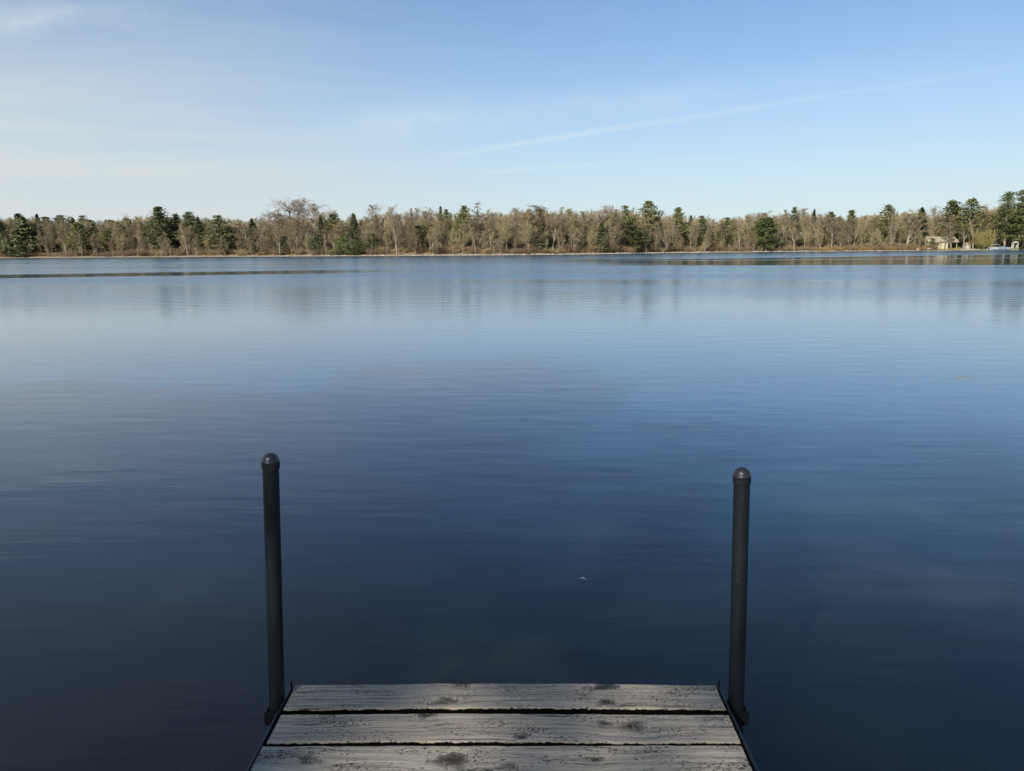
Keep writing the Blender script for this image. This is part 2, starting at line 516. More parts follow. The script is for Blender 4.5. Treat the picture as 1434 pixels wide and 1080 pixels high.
def shrub_bush(seed, h=2.2, w=2.6, n=60):
    rnd = random.Random(seed); tr, cr = MB(), MB()
    for i in range(n):
        a = rnd.uniform(0, 6.283); s = rnd.random() ** .6
        p = Vector((math.cos(a) * w * .25 * s, math.sin(a) * w * .25 * s, -.15))
        q, _ = branch_line(p, Vector((math.cos(a) * .7 * s, math.sin(a) * .7 * s, 1)), h * rnd.uniform(.6, 1.05), 3, rnd, .2, .05)
        (tr if i < 10 else cr).tube(q, [.03, .026, .02, .012], 3, False)
        for j in range(6):
            k = rnd.choice([0, 1, 2]); c = q[k].lerp(q[k + 1], rnd.random())
            t, _ = branch_line(c, Vector((rnd.uniform(-1, 1), rnd.uniform(-1, 1), .9)), h * rnd.uniform(.15, .35), 2, rnd, .25, .05)
            cr.tube(t, [.018, .015, .009], 3, False)
    return tr, cr


PROTO = {}


def proto(kind, variants, tmat, cmat):
    """variants: list of ((trunk, crown), nominal height); measured here and kept as mesh data"""
    out = []
    for i, (tr, cr) in enumerate(variants):
        v = np.array(cr.v + tr.v); h = v[:, 2].max(); w = np.percentile(np.abs(v[:, :2]), 93) * 2
        out.append((tr.mesh(kind + '_trunk', tmat, True), cr.mesh(kind + '_crown', cmat), h, w))
    PROTO[kind] = out


BARE = [bare_tree(11, 16, .36, .16, nl=17), bare_tree(12, 16, .30, .22, nl=18), bare_tree(13, 15, .40, .12, nl=16), bare_tree(14, 16, .36, .18, stems=2, nl=20),
        bare_tree(15, 15, .30, .16, lean=.15, nl=16), bare_tree(16, 16, .38, .18, nl=18, droop=.05), bare_tree(17, 14, .34, .12, stems=3, nl=22), bare_tree(18, 16, .28, .10, nl=20, lean=.05)]
proto('bare', BARE, M_BARK, M_TWIG)
proto('oak', [bare_tree(21, 19, .46, .38, nl=11, twig=.030, limb=1.9), bare_tree(22, 18, .44, .34, nl=11, twig=.030, limb=1.7), bare_tree(23, 17, .40, .3, nl=11, twig=.030, limb=1.7)], M_BARK, M_TWIGGREY)
proto('grey', [bare_tree(24, 17, .34, .32, nl=11), bare_tree(25, 17, .42, .3, nl=11, droop=.04), bare_tree(26, 16, .38, .25, stems=2, nl=11)], M_BARK, M_TWIGGREY)
proto('pale', [bare_tree(31, 14, .26, .35, lean=.12, nl=9), bare_tree(32, 14, .30, .35, stems=2, lean=.12, nl=8), bare_tree(33, 13, .28, .4, lean=.3, nl=8)], M_PALEBARK, M_TWIG)
proto('sycamore', [bare_tree(36, 15, .42, .22, stems=2, lean=.10, nl=11), bare_tree(37, 15, .45, .2, lean=.12, nl=12)], M_PALEBARK, M_TWIG)
proto('pine', [pine_tree(41), pine_tree(42, width=.42, whorls=13), pine_tree(43, width=.34, whorls=17, first=.22)], M_BARK, M_NEEDLE)
proto('darkpine', [pine_tree(44, width=.34, whorls=16), pine_tree(45, width=.40, whorls=14)], M_BARK, M_DARKNEEDLE)
proto('tallpine', [pine_tree(46, ht=22, width=.30, first=.20, whorls=19, taper=.75, dense=1.1), pine_tree(47, ht=22, width=.34, first=.12, whorls=20, taper=.7, dense=1.2)], M_BARK, M_NEEDLE)
proto('brightpine', [pine_tree(48, ht=13, width=.50, first=.08, whorls=14, dense=1.25, taper=.8)], M_BARK, M_BRIGHT)
proto('olive', [pine_tree(49, ht=12, width=.55, first=.12, whorls=11, dense=.9, taper=.7), pine_tree(50, ht=12, width=.45, first=.1, whorls=12, dense=.8, taper=.7)], M_BARK, M_OLIVE)
proto('spruce', [column_tree(51, 14, .36, n=2600, leaf=.6), column_tree(52, 14, .30, n=2300, leaf=.55)], M_BARK, M_DARKNEEDLE)
proto('droop', [column_tree(53, 13, .62, n=3400, leaf=.75, lump=.4)], M_BARK, M_DARKNEEDLE)
proto('cedar', [column_tree(54, 10, .22, n=1500, leaf=.45, shape='column')], M_BARK, M_CEDAR)
proto('juniper', [column_tree(55, 6, .8, .02, n=1700, leaf=.45, shape='egg', lump=.4), column_tree(56, 6, .65, .02, n=1600, leaf=.45, shape='egg', lump=.4)], M_BARK, M_BRIGHT)
proto('bluejuniper', [column_tree(57, 7, .6, .02, n=1700, leaf=.45, shape='egg', lump=.35)], M_BARK, M_DARKNEEDLE)
proto('willow', [willow_tree(61)], M_BARK, M_WILLOW)
proto('shrub', [shrub_bush(71), shrub_bush(72, 2.6, 3.4, 70), shrub_bush(73, 1.8, 3.6, 70)], M_BARK, M_SHRUB)
proto('reed', [shrub_bush(74, 1.9, 3.2, 90)], M_REED, M_REED)


def place(kind, name, x, y, h, w=None, label=None, cat='tree', group=None, v=None, rz=None, rnd=random, sink=.1, ws=1.0):
    P = PROTO[kind]; tm, cm, ph, pw = P[v % len(P)] if v is not None else rnd.choice(P)
    s = h / ph; sw = s * ws if w is None else w / pw
    r = empty(name, (x, y, lz(x, y) - sink), rnd.uniform(0, 6.283) if rz is None else rz)
    r.scale = (sw, sw, s)
    tag(r, label, cat, group)
    for nm, me in (('trunk' if kind not in ('shrub', 'reed') else 'stems', tm), ('crown' if kind not in ('shrub', 'reed') else 'twigs', cm)):
        o = bpy.data.objects.new(nm, me); COL.objects.link(o); o.parent = r
    return r


def spot(px, off):
    """world point on the far bank along the photo column px, off metres behind the waterline"""
    t = (px - 717) / F
    Y = 300.0
    for _ in range(12): Y = float(shore(t * Y)) + off
    p = at(px, 350, Y)
    return p.x, Y


def hero(kind, name, px, top, off, wpx=None, label=None, cat='tree', group=None, v=None, rz=None):
    x, y = spot(px, off)
    ztop = at(px, top, y).z
    h = ztop - lz(x, y)
    w = wpx / F * y if wpx else None
    return place(kind, name, x, y, h, w, label, cat, group, v, rz, random.Random(int(px * 7 + top)))


# ---- trees one can tell apart, each at its own distance behind the waterline
H = hero
H('droop', 'spruce_tree', 36, 302, 6, 46, 'broad dark spruce with drooping branches at the low end of the wood')
H('darkpine', 'pine_tree', -2, 301, 8, 26, 'dark pine cut by the frame edge beyond the broad drooping spruce')
BP = 'dark pine tops on the far skyline'
for i, (px, tp, w) in enumerate([(35, 296, 10), (57, 299, 13), (70, 299, 12), (86, 299, 12), (106, 302, 13), (118, 301, 12), (134, 304, 12), (152, 306, 10), (162, 305, 11), (175, 305, 12)]):
    H(('darkpine', 'spruce', 'pine')[i % 3], 'pine_tree', px, tp + (2, 0, 3, 1)[i % 4], 40 + 5 * (i % 3), w * (2.4, 1.2, 2.0)[i % 3], 'small dark pine top on the skyline between the drooping spruce and the tall blue-green pine', group=BP)
H('olive', 'evergreen_tree', 112, 310, 7, 24, 'olive green bushy evergreen standing alone among bare trunks, well apart from the drooping spruce')
H('darkpine', 'pine_tree', 231, 288, 9, 34, 'tall blue-green pine standing above the bare trees, first big pine after the drooping spruce', v=0)
H('darkpine', 'pine_tree', 245, 298, 13, 20, 'shorter dark pine pressed against the flank of the tall blue-green pine', v=1)
H('darkpine', 'pine_tree', 269, 295, 16, 28, 'dark pine with its foot hidden by grey branches between two larger pines', v=1)
H('spruce', 'spruce_tree', 280, 303, 14, 15, 'narrow dark spruce leaning on the pine with the hidden foot')
H('pine', 'pine_tree', 312, 301, 7, 40, 'full mid-green pine with rounded top clear of its neighbours', v=1)
H('spruce', 'spruce_tree', 355, 305, 10, 18, 'slim dark spruce in front of bare brush beside the full mid-green pine')
H('oak', 'oak_tree', 411, 273.5, 26, 54, 'tallest bare grey oak with wide forked crown against the sky', v=0)
H('oak', 'oak_tree', 386, 291, 22, 34, 'lower bare oak at the flank of the tallest oak, twigs fanning toward the slim spruce', v=2)
H('oak', 'oak_tree', 446, 281.5, 24, 44, 'broad bare oak next to the tallest oak, above the reddish cedar', v=1)
H('cedar', 'cedar_tree', 451, 300, 14, 7.5, 'thin brownish cedar spire under the broad bare oak')
H('bluejuniper', 'juniper_tree', 398, 329, 6, 17, 'dark bluish juniper above the tan gap in the bank')
H('bluejuniper', 'juniper_tree', 446, 327, 5, 22, 'rounded bluish green juniper below the thin cedar spire')
H('olive', 'evergreen_tree', 470, 297, 15, 26, 'olive green pine between the broad bare oak and the black-green cedar', v=1)
H('cedar', 'cedar_tree', 497, 297.5, 9, 11.5, 'black-green columnar cedar rising alone from bright green bushes')
H('juniper', 'juniper_bush', 480, 331, 4, 24, 'bright green bush at the foot of the olive pine', 'bush', v=0)
H('juniper', 'juniper_bush', 499, 335, 3.5, 28, 'bright green spreading bush under the columnar cedar', 'bush', v=1)
H('olive', 'evergreen_bush', 522, 326, 5, 20, 'dull green bushy evergreen beside the spreading bright bush', 'bush', v=0)
H('grey', 'bare_tree', 527, 282, 18, 26, 'tall grey bare tree next after the columnar cedar, twigs clear of the skyline', v=0)
H('grey', 'bare_tree', 553, 285.5, 16, 28, 'grey bare tree paired with the tall one beside the columnar cedar', v=1)
H('grey', 'bare_tree', 587, 287, 20, 15, 'slim grey bare treetop just before the rounded pale crown', v=0)
H('oak', 'bare_tree', 601, 287.5, 18, 21, 'bare tree with neat rounded pale crown beside the twin dark pine tops', v=2)
H('olive', 'evergreen_tree', 590, 314, 8, 36, 'sparse olive evergreen below the rounded pale crown')
H('darkpine', 'pine_tree', 617, 287.5, 22, 10, 'thin dark pine top beside the rounded pale crown', v=0)
H('darkpine', 'pine_tree', 627, 292, 22, 14, 'stubby dark pine top behind the thin one', v=1)
H('pine', 'pine_tree', 649, 286, 12, 22, 'narrow pine with pointed tip before the bare spiky-topped tree', v=0)
H('grey', 'bare_tree', 672, 281, 14, 32, 'bare tree with spiky top next to the narrow pointed pine', v=2)
H('pale', 'bare_tree', 667, 306, 3.5, 18, 'pale leaning trunk on the leaf-covered bank below the spiky-topped tree', v=2)
H('bare', 'bare_tree', 750, 284, 10, 46, 'broad bare tree with upright pale twigs above the narrow black spruce', v=1)
H('spruce', 'spruce_tree', 758, 305, 7, 15, 'narrow black-green spruce in front of the broad upright-twigged bare tree')
H('bare', 'bare_tree', 800, 291, 12, 34, 'bare tree with feathery crown between the two narrow black spruces', v=5)
H('spruce', 'spruce_tree', 842, 311, 6, 18, 'narrow dark spruce standing before the purplish rounded crown')
H('oak', 'bare_tree', 848, 285, 20, 44, 'wide purplish-brown rounded bare crown on the skyline', v=1)
H('pine', 'pine_tree', 879, 286.5, 14, 26, 'green pine top next to the purplish rounded crown', v=1)
H('pine', 'pine_tree', 906, 279.5, 16, 30, 'tallest plumed green pine above the middle of the wood', v=0)
H('olive', 'evergreen_tree', 884, 314, 7, 44, 'wide olive evergreen below the two plumed pines', v=0)
H('pale', 'bare_tree', 906, 313, 3, 24, 'pale trunk leaning over the water below the tallest plumed pine', v=2)
H('pale', 'bare_tree', 935, 310, 4, 26, 'pair of pale leaning trunks beside the olive evergreen', v=1)
H('pine', 'pine_tree', 946, 289, 18, 22, 'open green pine standing apart from the tallest plumed pine', v=2)
H('darkpine', 'pine_tree', 965, 300.5, 20, 11, 'tiny dark pointed top past the open green pine', v=0)
H('pine', 'pine_tree', 985, 301, 14, 20, 'rounded dull pine top past the tiny pointed one', v=1)
H('pine', 'pine_tree', 1021, 303.5, 13, 24, 'dull green pine in the dip of the skyline', v=1)
H('grey', 'bare_tree', 1060, 294.5, 20, 46, 'pale grey wide bare crown behind the bright green pine', v=1)
H('brightpine', 'pine_tree', 1070, 303, 5, 34, 'bright yellow-green full pine with a pale trunk in front of it')
H('darkpine', 'pine_tree', 1108, 288.5, 18, 15, 'brownish dark conifer top, highest one past the bright green pine', v=1)
H('grey', 'bare_tree', 1126, 288, 22, 26, 'airy grey bare top between two small dark conifers', v=0)
H('cedar', 'cedar_tree', 1137.5, 291.5, 22, 6.5, 'tiny dark cone-shaped spire on the skyline beside the airy grey top')
H('darkpine', 'pine_tree', 1162, 295.5, 16, 20, 'round-headed dark pine between the dark spire and the green pointed pine', v=1)
H('pine', 'pine_tree', 1189, 292.5, 16, 18, 'green pointed pine top halfway from the dark spire to the white-limbed trees', v=2)
H('pine', 'pine_tree', 1238, 285, 14, 24, 'green pine with tufted head above the white-limbed trees', v=0)
H('sycamore', 'sycamore_tree', 1246, 293, 5, 36, 'white-limbed bare sycamore under the tufted green pine', v=0)
H('sycamore', 'sycamore_tree', 1269, 291, 6, 40, 'white-limbed bare sycamore nearer the cabin, limbs spreading wide', v=1)
H('spruce', 'spruce_tree', 1287, 289.5, 12, 22, 'dark spruce between the wide white-limbed sycamore and the cabin', v=1)
H('grey', 'bare_tree', 1312, 287, 22, 30, 'pale grey bare tree right behind the cabin roof', v=1)
H('pine', 'pine_tree', 1335, 278.5, 19, 34, 'dark plumed pine rising behind the cream cabin', v=2)
H('pine', 'pine_tree', 1356, 276.5, 13, 32, 'tall plumed pine behind the end of the cabin', v=0)
H('bare', 'bare_tree', 1378, 284, 20, 38, 'tan bare tree with rounded crown behind the yellow willow', v=2)
H('willow', 'willow_tree', 1377, 319, 6, 26, 'yellow weeping willow by the water beside the cabin', v=0)
H('tallpine', 'pine_tree', 1406, 267.5, 12, 24, 'very tall pine above the moored pontoon boat', v=0)
H('tallpine', 'pine_tree', 1433, 263.5, 10, 40, 'tallest massive pine by the small white arbor', v=1)
H('tallpine', 'pine_tree', 1470, 262, 14, 36, 'massive pine just beyond the white arbor, outside the frame edge', v=0)
H('olive', 'evergreen_tree', 1325, 318, 17, 24, 'yellow-green evergreen peeping over the cabin roof', v=1)
H('bare', 'bare_tree', 1331, 300, 5.5, 16, 'thin dark bare tree in front of the cabin wall', v=7)
H('olive', 'evergreen_bush', 1306, 333, 5, 9, 'small dull bush against the cabin corner', 'bush', v=1)
PT = 'slim pale trunks along the far shore'
for px, tp, v, lab in [(12, 316, 0, 'slim pale trunk before the dark pine at the frame edge'), (67, 318, 1, 'slim pale forked trunk just past the drooping spruce'),
                       (93, 326, 0, 'short slim pale trunk close to the olive bushy evergreen'), (191, 318, 2, 'slim pale trunk standing before the tall blue-green pine'),
                       (263, 312, 2, 'slanting pale trunk below the pine with the hidden foot'), (391, 322, 0, 'slim pale birch trunk beside the dark bluish juniper'),
                       (469, 326, 0, 'slim pale birch trunk between juniper and bright green bush'), (556, 300, 0, 'pale straight trunk on the tan bank under the grey pair'),
                       (607, 318, 1, 'pale thin trunk before the sparse olive evergreen'), (772, 318, 2, 'pale trunk tilted beside the narrow black-green spruce'),
                       (1037, 318, 1, 'pale crooked trunk just before the bright green pine'), (1073, 322, 0, 'pale trunk right in front of the bright green pine'),
                       (1090, 312, 1, 'pale forked trunk just past the bright green pine'), (1112, 318, 0, 'pale trunk below the brownish dark conifer'),
                       (1149, 316, 1, 'pale forked trunk below the round-headed dark pine'), (1164, 306, 0, 'straight white birch trunk above the orange brush'),
                       (1193, 314, 2, 'pale trunk below the green pointed pine'), (1349, 312, 0, 'pale trunk in front of the dark cabin porch'),
                       (1362, 305, 0, 'tall pale trunk between cabin and willow')]:
    H('pale', 'birch_tree', px, tp, 3.5 if px < 1300 else 4.5, 16, lab, group=PT, v=v)

# ---- the crowded brown wood, tree by tree
PROF = [(-400, 300), (0, 304), (100, 306), (150, 308), (200, 301), (250, 303), (340, 305), (365, 305), (430, 300), (480, 303), (505, 306), (530, 298), (570, 297), (600, 296), (640, 300), (700, 296), (750, 292), (800, 296), (850, 292), (900, 295), (960, 302), (1005, 307), (1050, 300), (1130, 297), (1180, 301), (1220, 300), (1260, 296), (1300, 300), (1340, 294), (1390, 290), (1434, 287), (1800, 285)]
SECT = [(215, 'crowded brown bare tree of the wood between the drooping spruce and the tall blue-green pine', 'bare trees around the drooping spruce'),
        (380, 'crowded brown bare tree among the big pines before the tallest oak', 'bare trees among the big pines'),
        (505, 'crowded brown bare tree below the tall bare oaks and the columnar cedar', 'bare trees below the oaks'),
        (720, 'bare brown tree on the tan leaf-covered bank in the middle of the wood', 'bare trees on the leafy bank'),
        (870, 'upright pale-brown bare tree of the stretch between the narrow black spruces', 'bare trees between the narrow spruces'),
        (1045, 'bare brown tree of the low stretch between the plumed pines and the bright green pine', 'bare trees past the plumed pines'),
        (1215, 'tan bare tree of the stretch between the bright green pine and the white-limbed sycamores', 'bare trees past the bright green pine'),
        (5000, 'bare brown tree standing among the pines around the cabin', 'bare trees around the cabin')]
rnd = random.Random(99)
for row, (off, step, lowpx) in enumerate([(5, 15, 22), (10, 15, 4), (18, 15, -1)]):
    px = -40.0 + row * 5
    while px < 1475:
        q = px + rnd.uniform(-5, 5); px += step * rnd.uniform(.75, 1.25)
        o_ = off + rnd.uniform(-3, 3)
        if 1293 < q < 1445 and row < 2: continue
        x, y = spot(q, o_)
        top = np.interp(q, [p for p, t in PROF], [t for p, t in PROF]) + lowpx + rnd.uniform(-6, 8)
        h = at(q, float(top), y).z - lz(x, y)
        sec = next(s for s in SECT if q < s[0])
        place('bare', 'bare_tree', x, y, h, None, sec[1], 'tree', sec[2], None, None, rnd, ws=rnd.uniform(1.0, 1.5))

FP = [(215, 'dim green pine half hidden in the wood around the drooping spruce', 'pines half hidden around the drooping spruce', 15, 8), (470, 'dim green pine half hidden between the tall blue-green pine and the oaks', 'pines half hidden before the oaks', 36, 14),
      (860, 'dim green pine half hidden among bare trees of the leafy bank', 'pines half hidden on the leafy bank', 52, 22), (1290, 'dim green pine half hidden among bare trees past the plumed pines', 'pines half hidden past the plumed pines', 34, 16)]
px = -30.0
while px < 1280:
    sec = next(s for s in FP if px < s[0])
    px += sec[3] * rnd.uniform(.6, 1.4)
    x, y = spot(px, rnd.uniform(11, 25))
    top = np.interp(px, [p for p, t in PROF], [t for p, t in PROF]) + rnd.uniform(3, sec[4] + 8)
    place(rnd.choice(['pine', 'darkpine', 'olive', 'pine']), 'pine_tree', x, y, at(px, float(top), y).z - lz(x, y), rnd.uniform(4.5, 8.0), sec[1], 'tree', sec[2], None, None, rnd)

# ---- shrubs along the water
SH = [(230, 'bare reddish-brown shrub on the low shore by the pale slim trunks', 'shrubs on the low shore'), (470, 'brown bare shrub on the shore below the pines and oaks', 'shrubs below the pines and oaks'),
      (740, 'rusty bare shrub on the tan leaf-covered bank', 'shrubs on the leafy bank'), (1000, 'brown bare shrub under the leaning pale trunks', 'shrubs under the leaning trunks'), (5000, 'brown bare shrub on the shore past the bright green pine', 'shrubs past the bright green pine')]
px = -30.0
while px < 1300:
    px += rnd.uniform(8, 15)
    x, y = spot(px, rnd.uniform(3.2, 7)); sec = next(s for s in SH if px < s[0])
    thin = 480 < px < 740
    if thin and rnd.random() < .45: continue
    place('shrub', 'bare_shrub', x, y, rnd.uniform(1.5, 3.4), rnd.uniform(3.2, 5.6), sec[1], 'shrub', sec[2], None, None, rnd)
for px in range(1146, 1300, 8):
    x, y = spot(px + rnd.uniform(-2, 2), rnd.uniform(2.8, 5.0))
    place('reed', 'dry_brush', x, y, rnd.uniform(1.2, 2.1), rnd.uniform(3.0, 4.6), 'clump of dry orange brush on the shore before the white-limbed sycamores', 'shrub', 'dry orange brush', None, None, rnd)

# ---- the wood behind, read as one mass
def stack(kinds, places, name, mat):
    Vs, Fs, n = [], [], 0
    cache = {}
    for (kind, x, y, h, w) in places:
        b_ = cache.get(kind)
        if b_ is None:
            mb = kinds[kind]; v = np.array(mb.v, dtype=np.float32)
            f3 = np.array([f for f in mb.f if len(f) == 4], dtype=np.int32)
            b_ = cache[kind] = (v, f3, v[:, 2].max())
        v, f, hh = b_
        a = rnd.uniform(0, 6.28); c, s = math.cos(a), math.sin(a)
        V = np.stack([(v[:, 0] * c - v[:, 1] * s) * w * h / hh, (v[:, 0] * s + v[:, 1] * c) * w * h / hh, v[:, 2] * h / hh], -1)
        V += np.array([x, y, lz(x, y) - .2], dtype=np.float32)
        Vs.append(V); Fs.append(f + n); n += len(V)
    me = np_mesh(name, np.concatenate(Vs), np.concatenate(Fs), mat, False)
    o = bpy.data.objects.new(name, me); COL.objects.link(o); return o


low = {}
for i in range(5):
    tr, cr = bare_tree(200 + i, 15, .40, .2, nl=9, twig=.055, full=False)
    j = MB(); n0 = len(tr.v); j.v = tr.v + cr.v; j.f = tr.f + [tuple(k + n0 for k in f) for f in cr.f]; low[i] = j
pl = []
for row, off in enumerate([24, 31, 39, 48, 58, 70, 85]):
    px = -520.0
    while px < 1800:
        px += rnd.uniform(7, 13)
        x, y = spot(px, off + rnd.uniform(-5, 5))
        top = np.interp(px, [p for p, t in PROF], [t for p, t in PROF]) + rnd.uniform(-2, 9)
        pl.append((rnd.randrange(5), x, y, max(6, at(px, float(top), y).z - lz(x, y)), rnd.uniform(.9, 1.3)))
o = stack(low, pl, 'woodland', foliage_mat('woodland_twigs', [(0, (.20, .155, .10)), (.5, (.28, .225, .14)), (1, (.34, .28, .185))], .05, .9))
tag(o, 'deep brown wood filling in behind the shoreline trees', 'woodland', kind='stuff')
# undergrowth: low brush under the trees
low = {0: MB(), 1: MB()}
for i in (0, 1):
    tr, cr = shrub_bush(300 + i, 2.6, 4.5, 26); n0 = len(tr.v); low[i].v = tr.v + cr.v; low[i].f = tr.f + [tuple(k + n0 for k in f) for f in cr.f]
pl = []
for off in (9, 14, 20, 28, 36):
    px = -60.0
    while px < 1500:
        px += rnd.uniform(6, 12)
        if px > 1290 and off < 25: continue
        if 480 < px < 740 and off < 16 and rnd.random() < .6: continue
        x, y = spot(px, off + rnd.uniform(-3, 3)); pl.append((rnd.randrange(2), x, y, rnd.uniform(1.6, 4.2), rnd.uniform(.8, 1.2)))
o = stack(low, pl, 'undergrowth', M_SHRUB); tag(o, 'tangled brown undergrowth beneath the far trees', 'undergrowth', kind='stuff')

# stones along the waterline
st = MB()
for i in range(520):
    px = rnd.uniform(300, 1300) if i % 3 else rnd.uniform(560, 960)
    x, y = spot(px, rnd.uniform(-.3, 1.6)); s = rnd.uniform(.12, .42)
    prof = [(s * .55, -.1), (s, s * .15), (s * .85, s * .5), (s * .4, s * .75)]
    st.lathe(prof, 6, (x, y, max(lz(x, y), 0) - .03))
o = st.build('shore_stones', plain('shore_stone', (.36, .34, .30), .9, .4, .7)); tag(o, 'pale stones scattered along the far waterline', 'stones', kind='stuff')

# ------------------------------------------------------------------ cabin and things by it
M_CREAM = plain('cream_siding', (.50, .45, .30), .7, .08, 1.0)
M_ROOF = plain('tan_shingles', (.36, .31, .22), .9, .15, 1.5)
M_DARKGLASS = plain('window_glass', (.02, .022, .025), .1, .2)
M_TRIM = plain('white_trim', (.52, .50, .45), .6, .05)
M_DARKWOOD = plain('dark_boards', (.06, .05, .045), .8, .3)
M_GREYW = plain('grey_boards', (.30, .30, .29), .8, .15)
M_BOATHULL = plain('boat_white', (.40, .43, .46), .35, .05)
M_BOATBLUE = plain('boat_cover_blue', (.17, .22, .29), .6, .12)
M_BLACK = plain('black_rubber', (.012, .012, .014), .6, .2)
M_ALU = plain('aluminium', (.55, .57, .60), .35, .08, 4, .9)

cx0 = at(1306, 345, 322).x; cx1 = at(1347, 345, 322).x
W = cx1 - cx0; cy = float(shore((cx0 + cx1) / 2)) + 9
gz = lz((cx0 + cx1) / 2, cy) - .1
zw = at(1320, 339.6, cy).z - gz; zr = at(1320, 331.8, cy).z - gz
zw = max(zw, 1.9); zr = max(zr, zw + 1.6)
cab = tag(empty('cabin', (cx0, cy, gz)), 'small cream cabin with long tan roof and dark porch by the water', 'cabin')
Wl = W * .66
MB().box(0, 0, -.6, Wl, 6, zw).poly([(0, 0, zw), (0, 6, zw), (0, 3, zr - .15)], (.12, 0, 0)).build('wall', M_CREAM, cab)
bay = MB().box(W * .40, -1.2, -.6, W * .62, -.003, zw + .1).build('porch_room', M_CREAM, cab)
dr = MB().box(W * .50, -1.26, -.1, W * .54, -1.203, zw - .15).build('door', M_DARKWOOD, bay)
rf = MB()
rf.poly([(-.35, -.55, zw - .02), (-.35, 3, zr), (-.35, 3, zr + .14), (-.35, -.6, zw + .12)], (W + .6, 0, 0))
rf.poly([(-.35, 3.003, zr), (-.35, 6.55, zw - .02), (-.35, 6.6, zw + .12), (-.35, 3.003, zr + .14)], (W + .6, 0, 0))
rfo = rf.build('roof', M_ROOF, cab)
MB().poly([(W * .37, -1.7, zw + .12), (W * .65, -1.7, zw + .12), (W * .65, 1.0, zw + .98), (W * .37, 1.0, zw + .98)], (0, 0, .12)).build('porch_roof', M_ROOF, cab)
for x0, x1 in ((.05, .16), (.19, .25), (.28, .36)):
    fr = MB().box(W * x0 - .06, -.05, zw - 1.12, W * x1 + .06, -.003, zw - .22).build('window', M_TRIM, cab)
    MB().box(W * x0, -.09, zw - 1.05, W * x1, -.053, zw - .28).build('pane', M_DARKGLASS, fr)
for xx in (.80, .985):
    MB().box(W * xx - .08, .2, -.6, W * xx + .08, .36, zw).build('porch_post', M_TRIM, cab)
MB().box(Wl + .003, 3.2, -.6, W, 6, zw).build('porch_wall', M_DARKWOOD, cab)
MB().box(Wl + .003, .0, -.6, W, 3.197, .02).build('porch_floor', M_GREYW, cab)
MB().box(W * .2, 3.2, zr - .3, W * .2 + .5, 3.75, zr + .75).build('chimney', plain('chimney_brick', (.25, .15, .11), .9), rfo)


def tub(px, off, L, Wd, Hh, mat, name, label, cat, rz=0.0, z=None):
    """open boat hull with pointed bow: hull, thwart"""
    x, y = spot(px, off); zz = (lz(x, y) if z is None else z)
    r = tag(empty(name, (x, y, zz), rz), label, cat)
    hb = MB(); n = 9
    for i in range(n):
        t = i / (n - 1); w = Wd * .5 * (math.sin(math.pi * min(1, .25 + t * .75)) ** .6 if t < 1 else 0) + .02
        xx = (t - .5) * L
        for (s, zf) in ((-1, 1), (-.7, .1), (.7, .1), (1, 1)):
            hb.v.append((xx, s * w, Hh * zf + (.1 * t * t if zf == 1 else 0)))
    for i in range(n - 1):
        for k in range(3):
            a = i * 4 + k; hb.f.append((a, a + 1, a + 5, a + 4))
    hb.f.append((0, 1, 2, 3)); hb.f.append(((n - 1) * 4, (n - 1) * 4 + 1, (n - 1) * 4 + 2, (n - 1) * 4 + 3)[::-1])
    ho = hb.build('hull', mat, r, True)
    s = ho.modifiers.new('thickness', 'SOLIDIFY'); s.thickness = .05
    MB().box(-.15, -Wd * .42, Hh * .75, .15, Wd * .42, Hh * .82).build('thwart', M_GREYW, r)
    return r


tub(1302, 3.2, 3.6, 1.3, .62, M_BOATHULL, 'rowing_boat', 'small white rowing boat pulled up beside the cabin wall', 'boat', .15)
tub(1412, 3.0, 3.2, 1.3, .6, M_BOATHULL, 'rowing_boat', 'small white rowing boat on the grass past the pontoon boat', 'boat', .05)
# overturned dinghy
r = tub(1287, 3.0, 3.0, 1.5, .75, plain('faded_hull', (.60, .50, .38), .6), 'dinghy', 'faded tan dinghy lying overturned at the end of the orange brush', 'boat', .1)
r.rotation_euler = (math.pi, 0, .1); r.location.z += .85

# shed
x, y = spot(1355, 9); z = lz(x, y)
s = tag(empty('shed', (x, y, z)), 'small grey shed with white trim between cabin and willow', 'shed')
MB().box(-1.2, 0, -.4, 1.2, 2, 1.9).build('wall', M_GREYW, s)
MB().poly([(-1.45, -.25, 1.9), (1.45, -.25, 1.9), (0, -.25, 2.75)], (0, 2.5, 0)).build('roof', M_ROOF, s)
MB().box(-.45, -.05, .0, .4, -.003, 1.7).build('door', M_TRIM, s)
# arbor
x, y = spot(1422, 6); z = lz(x, y)
s = tag(empty('arbor', (x, y, z)), 'small white garden arbor with posts under the massive pine', 'arbor')
for sx in (-.9, .9):
    for sy in (0, 1.2):
        MB().box(sx - .09, sy - .09, -.2, sx + .09, sy + .09, 2.3).build('post', M_TRIM, s)
MB().box(-1.2, -.25, 2.303, 1.2, 1.45, 2.43).poly([(-1.1, 0, 2.433), (1.1, 0, 2.433), (0, 0, 2.9)], (0, 1.2, 0)).build('top', M_TRIM, s)
for sx in (-.9, .9):
    MB().box(sx - .02, .093, .2, sx + .02, 1.107, 1.9).build('lattice_panel', M_TRIM, s)
# dark shed beside the cabin
x, y = spot(1302, 15); z = lz(x, y)
s = tag(empty('woodshed', (x, y, z)), 'low dark woodshed half hidden past the cabin end', 'shed')
MB().box(-1.6, 0, -.3, 1.6, 2.2, 1.7).build('wall', M_DARKWOOD, s)
MB().poly([(-1.9, -.3, 1.703), (-1.9, 2.5, 2.1), (-1.9, 2.5, 2.25), (-1.9, -.3, 1.85)], (3.8, 0, 0)).build('roof', M_DARKWOOD, s)
MB().box(-1.1, -.05, .05, -.2, -.003, 1.5).build('door', M_GREYW, s)

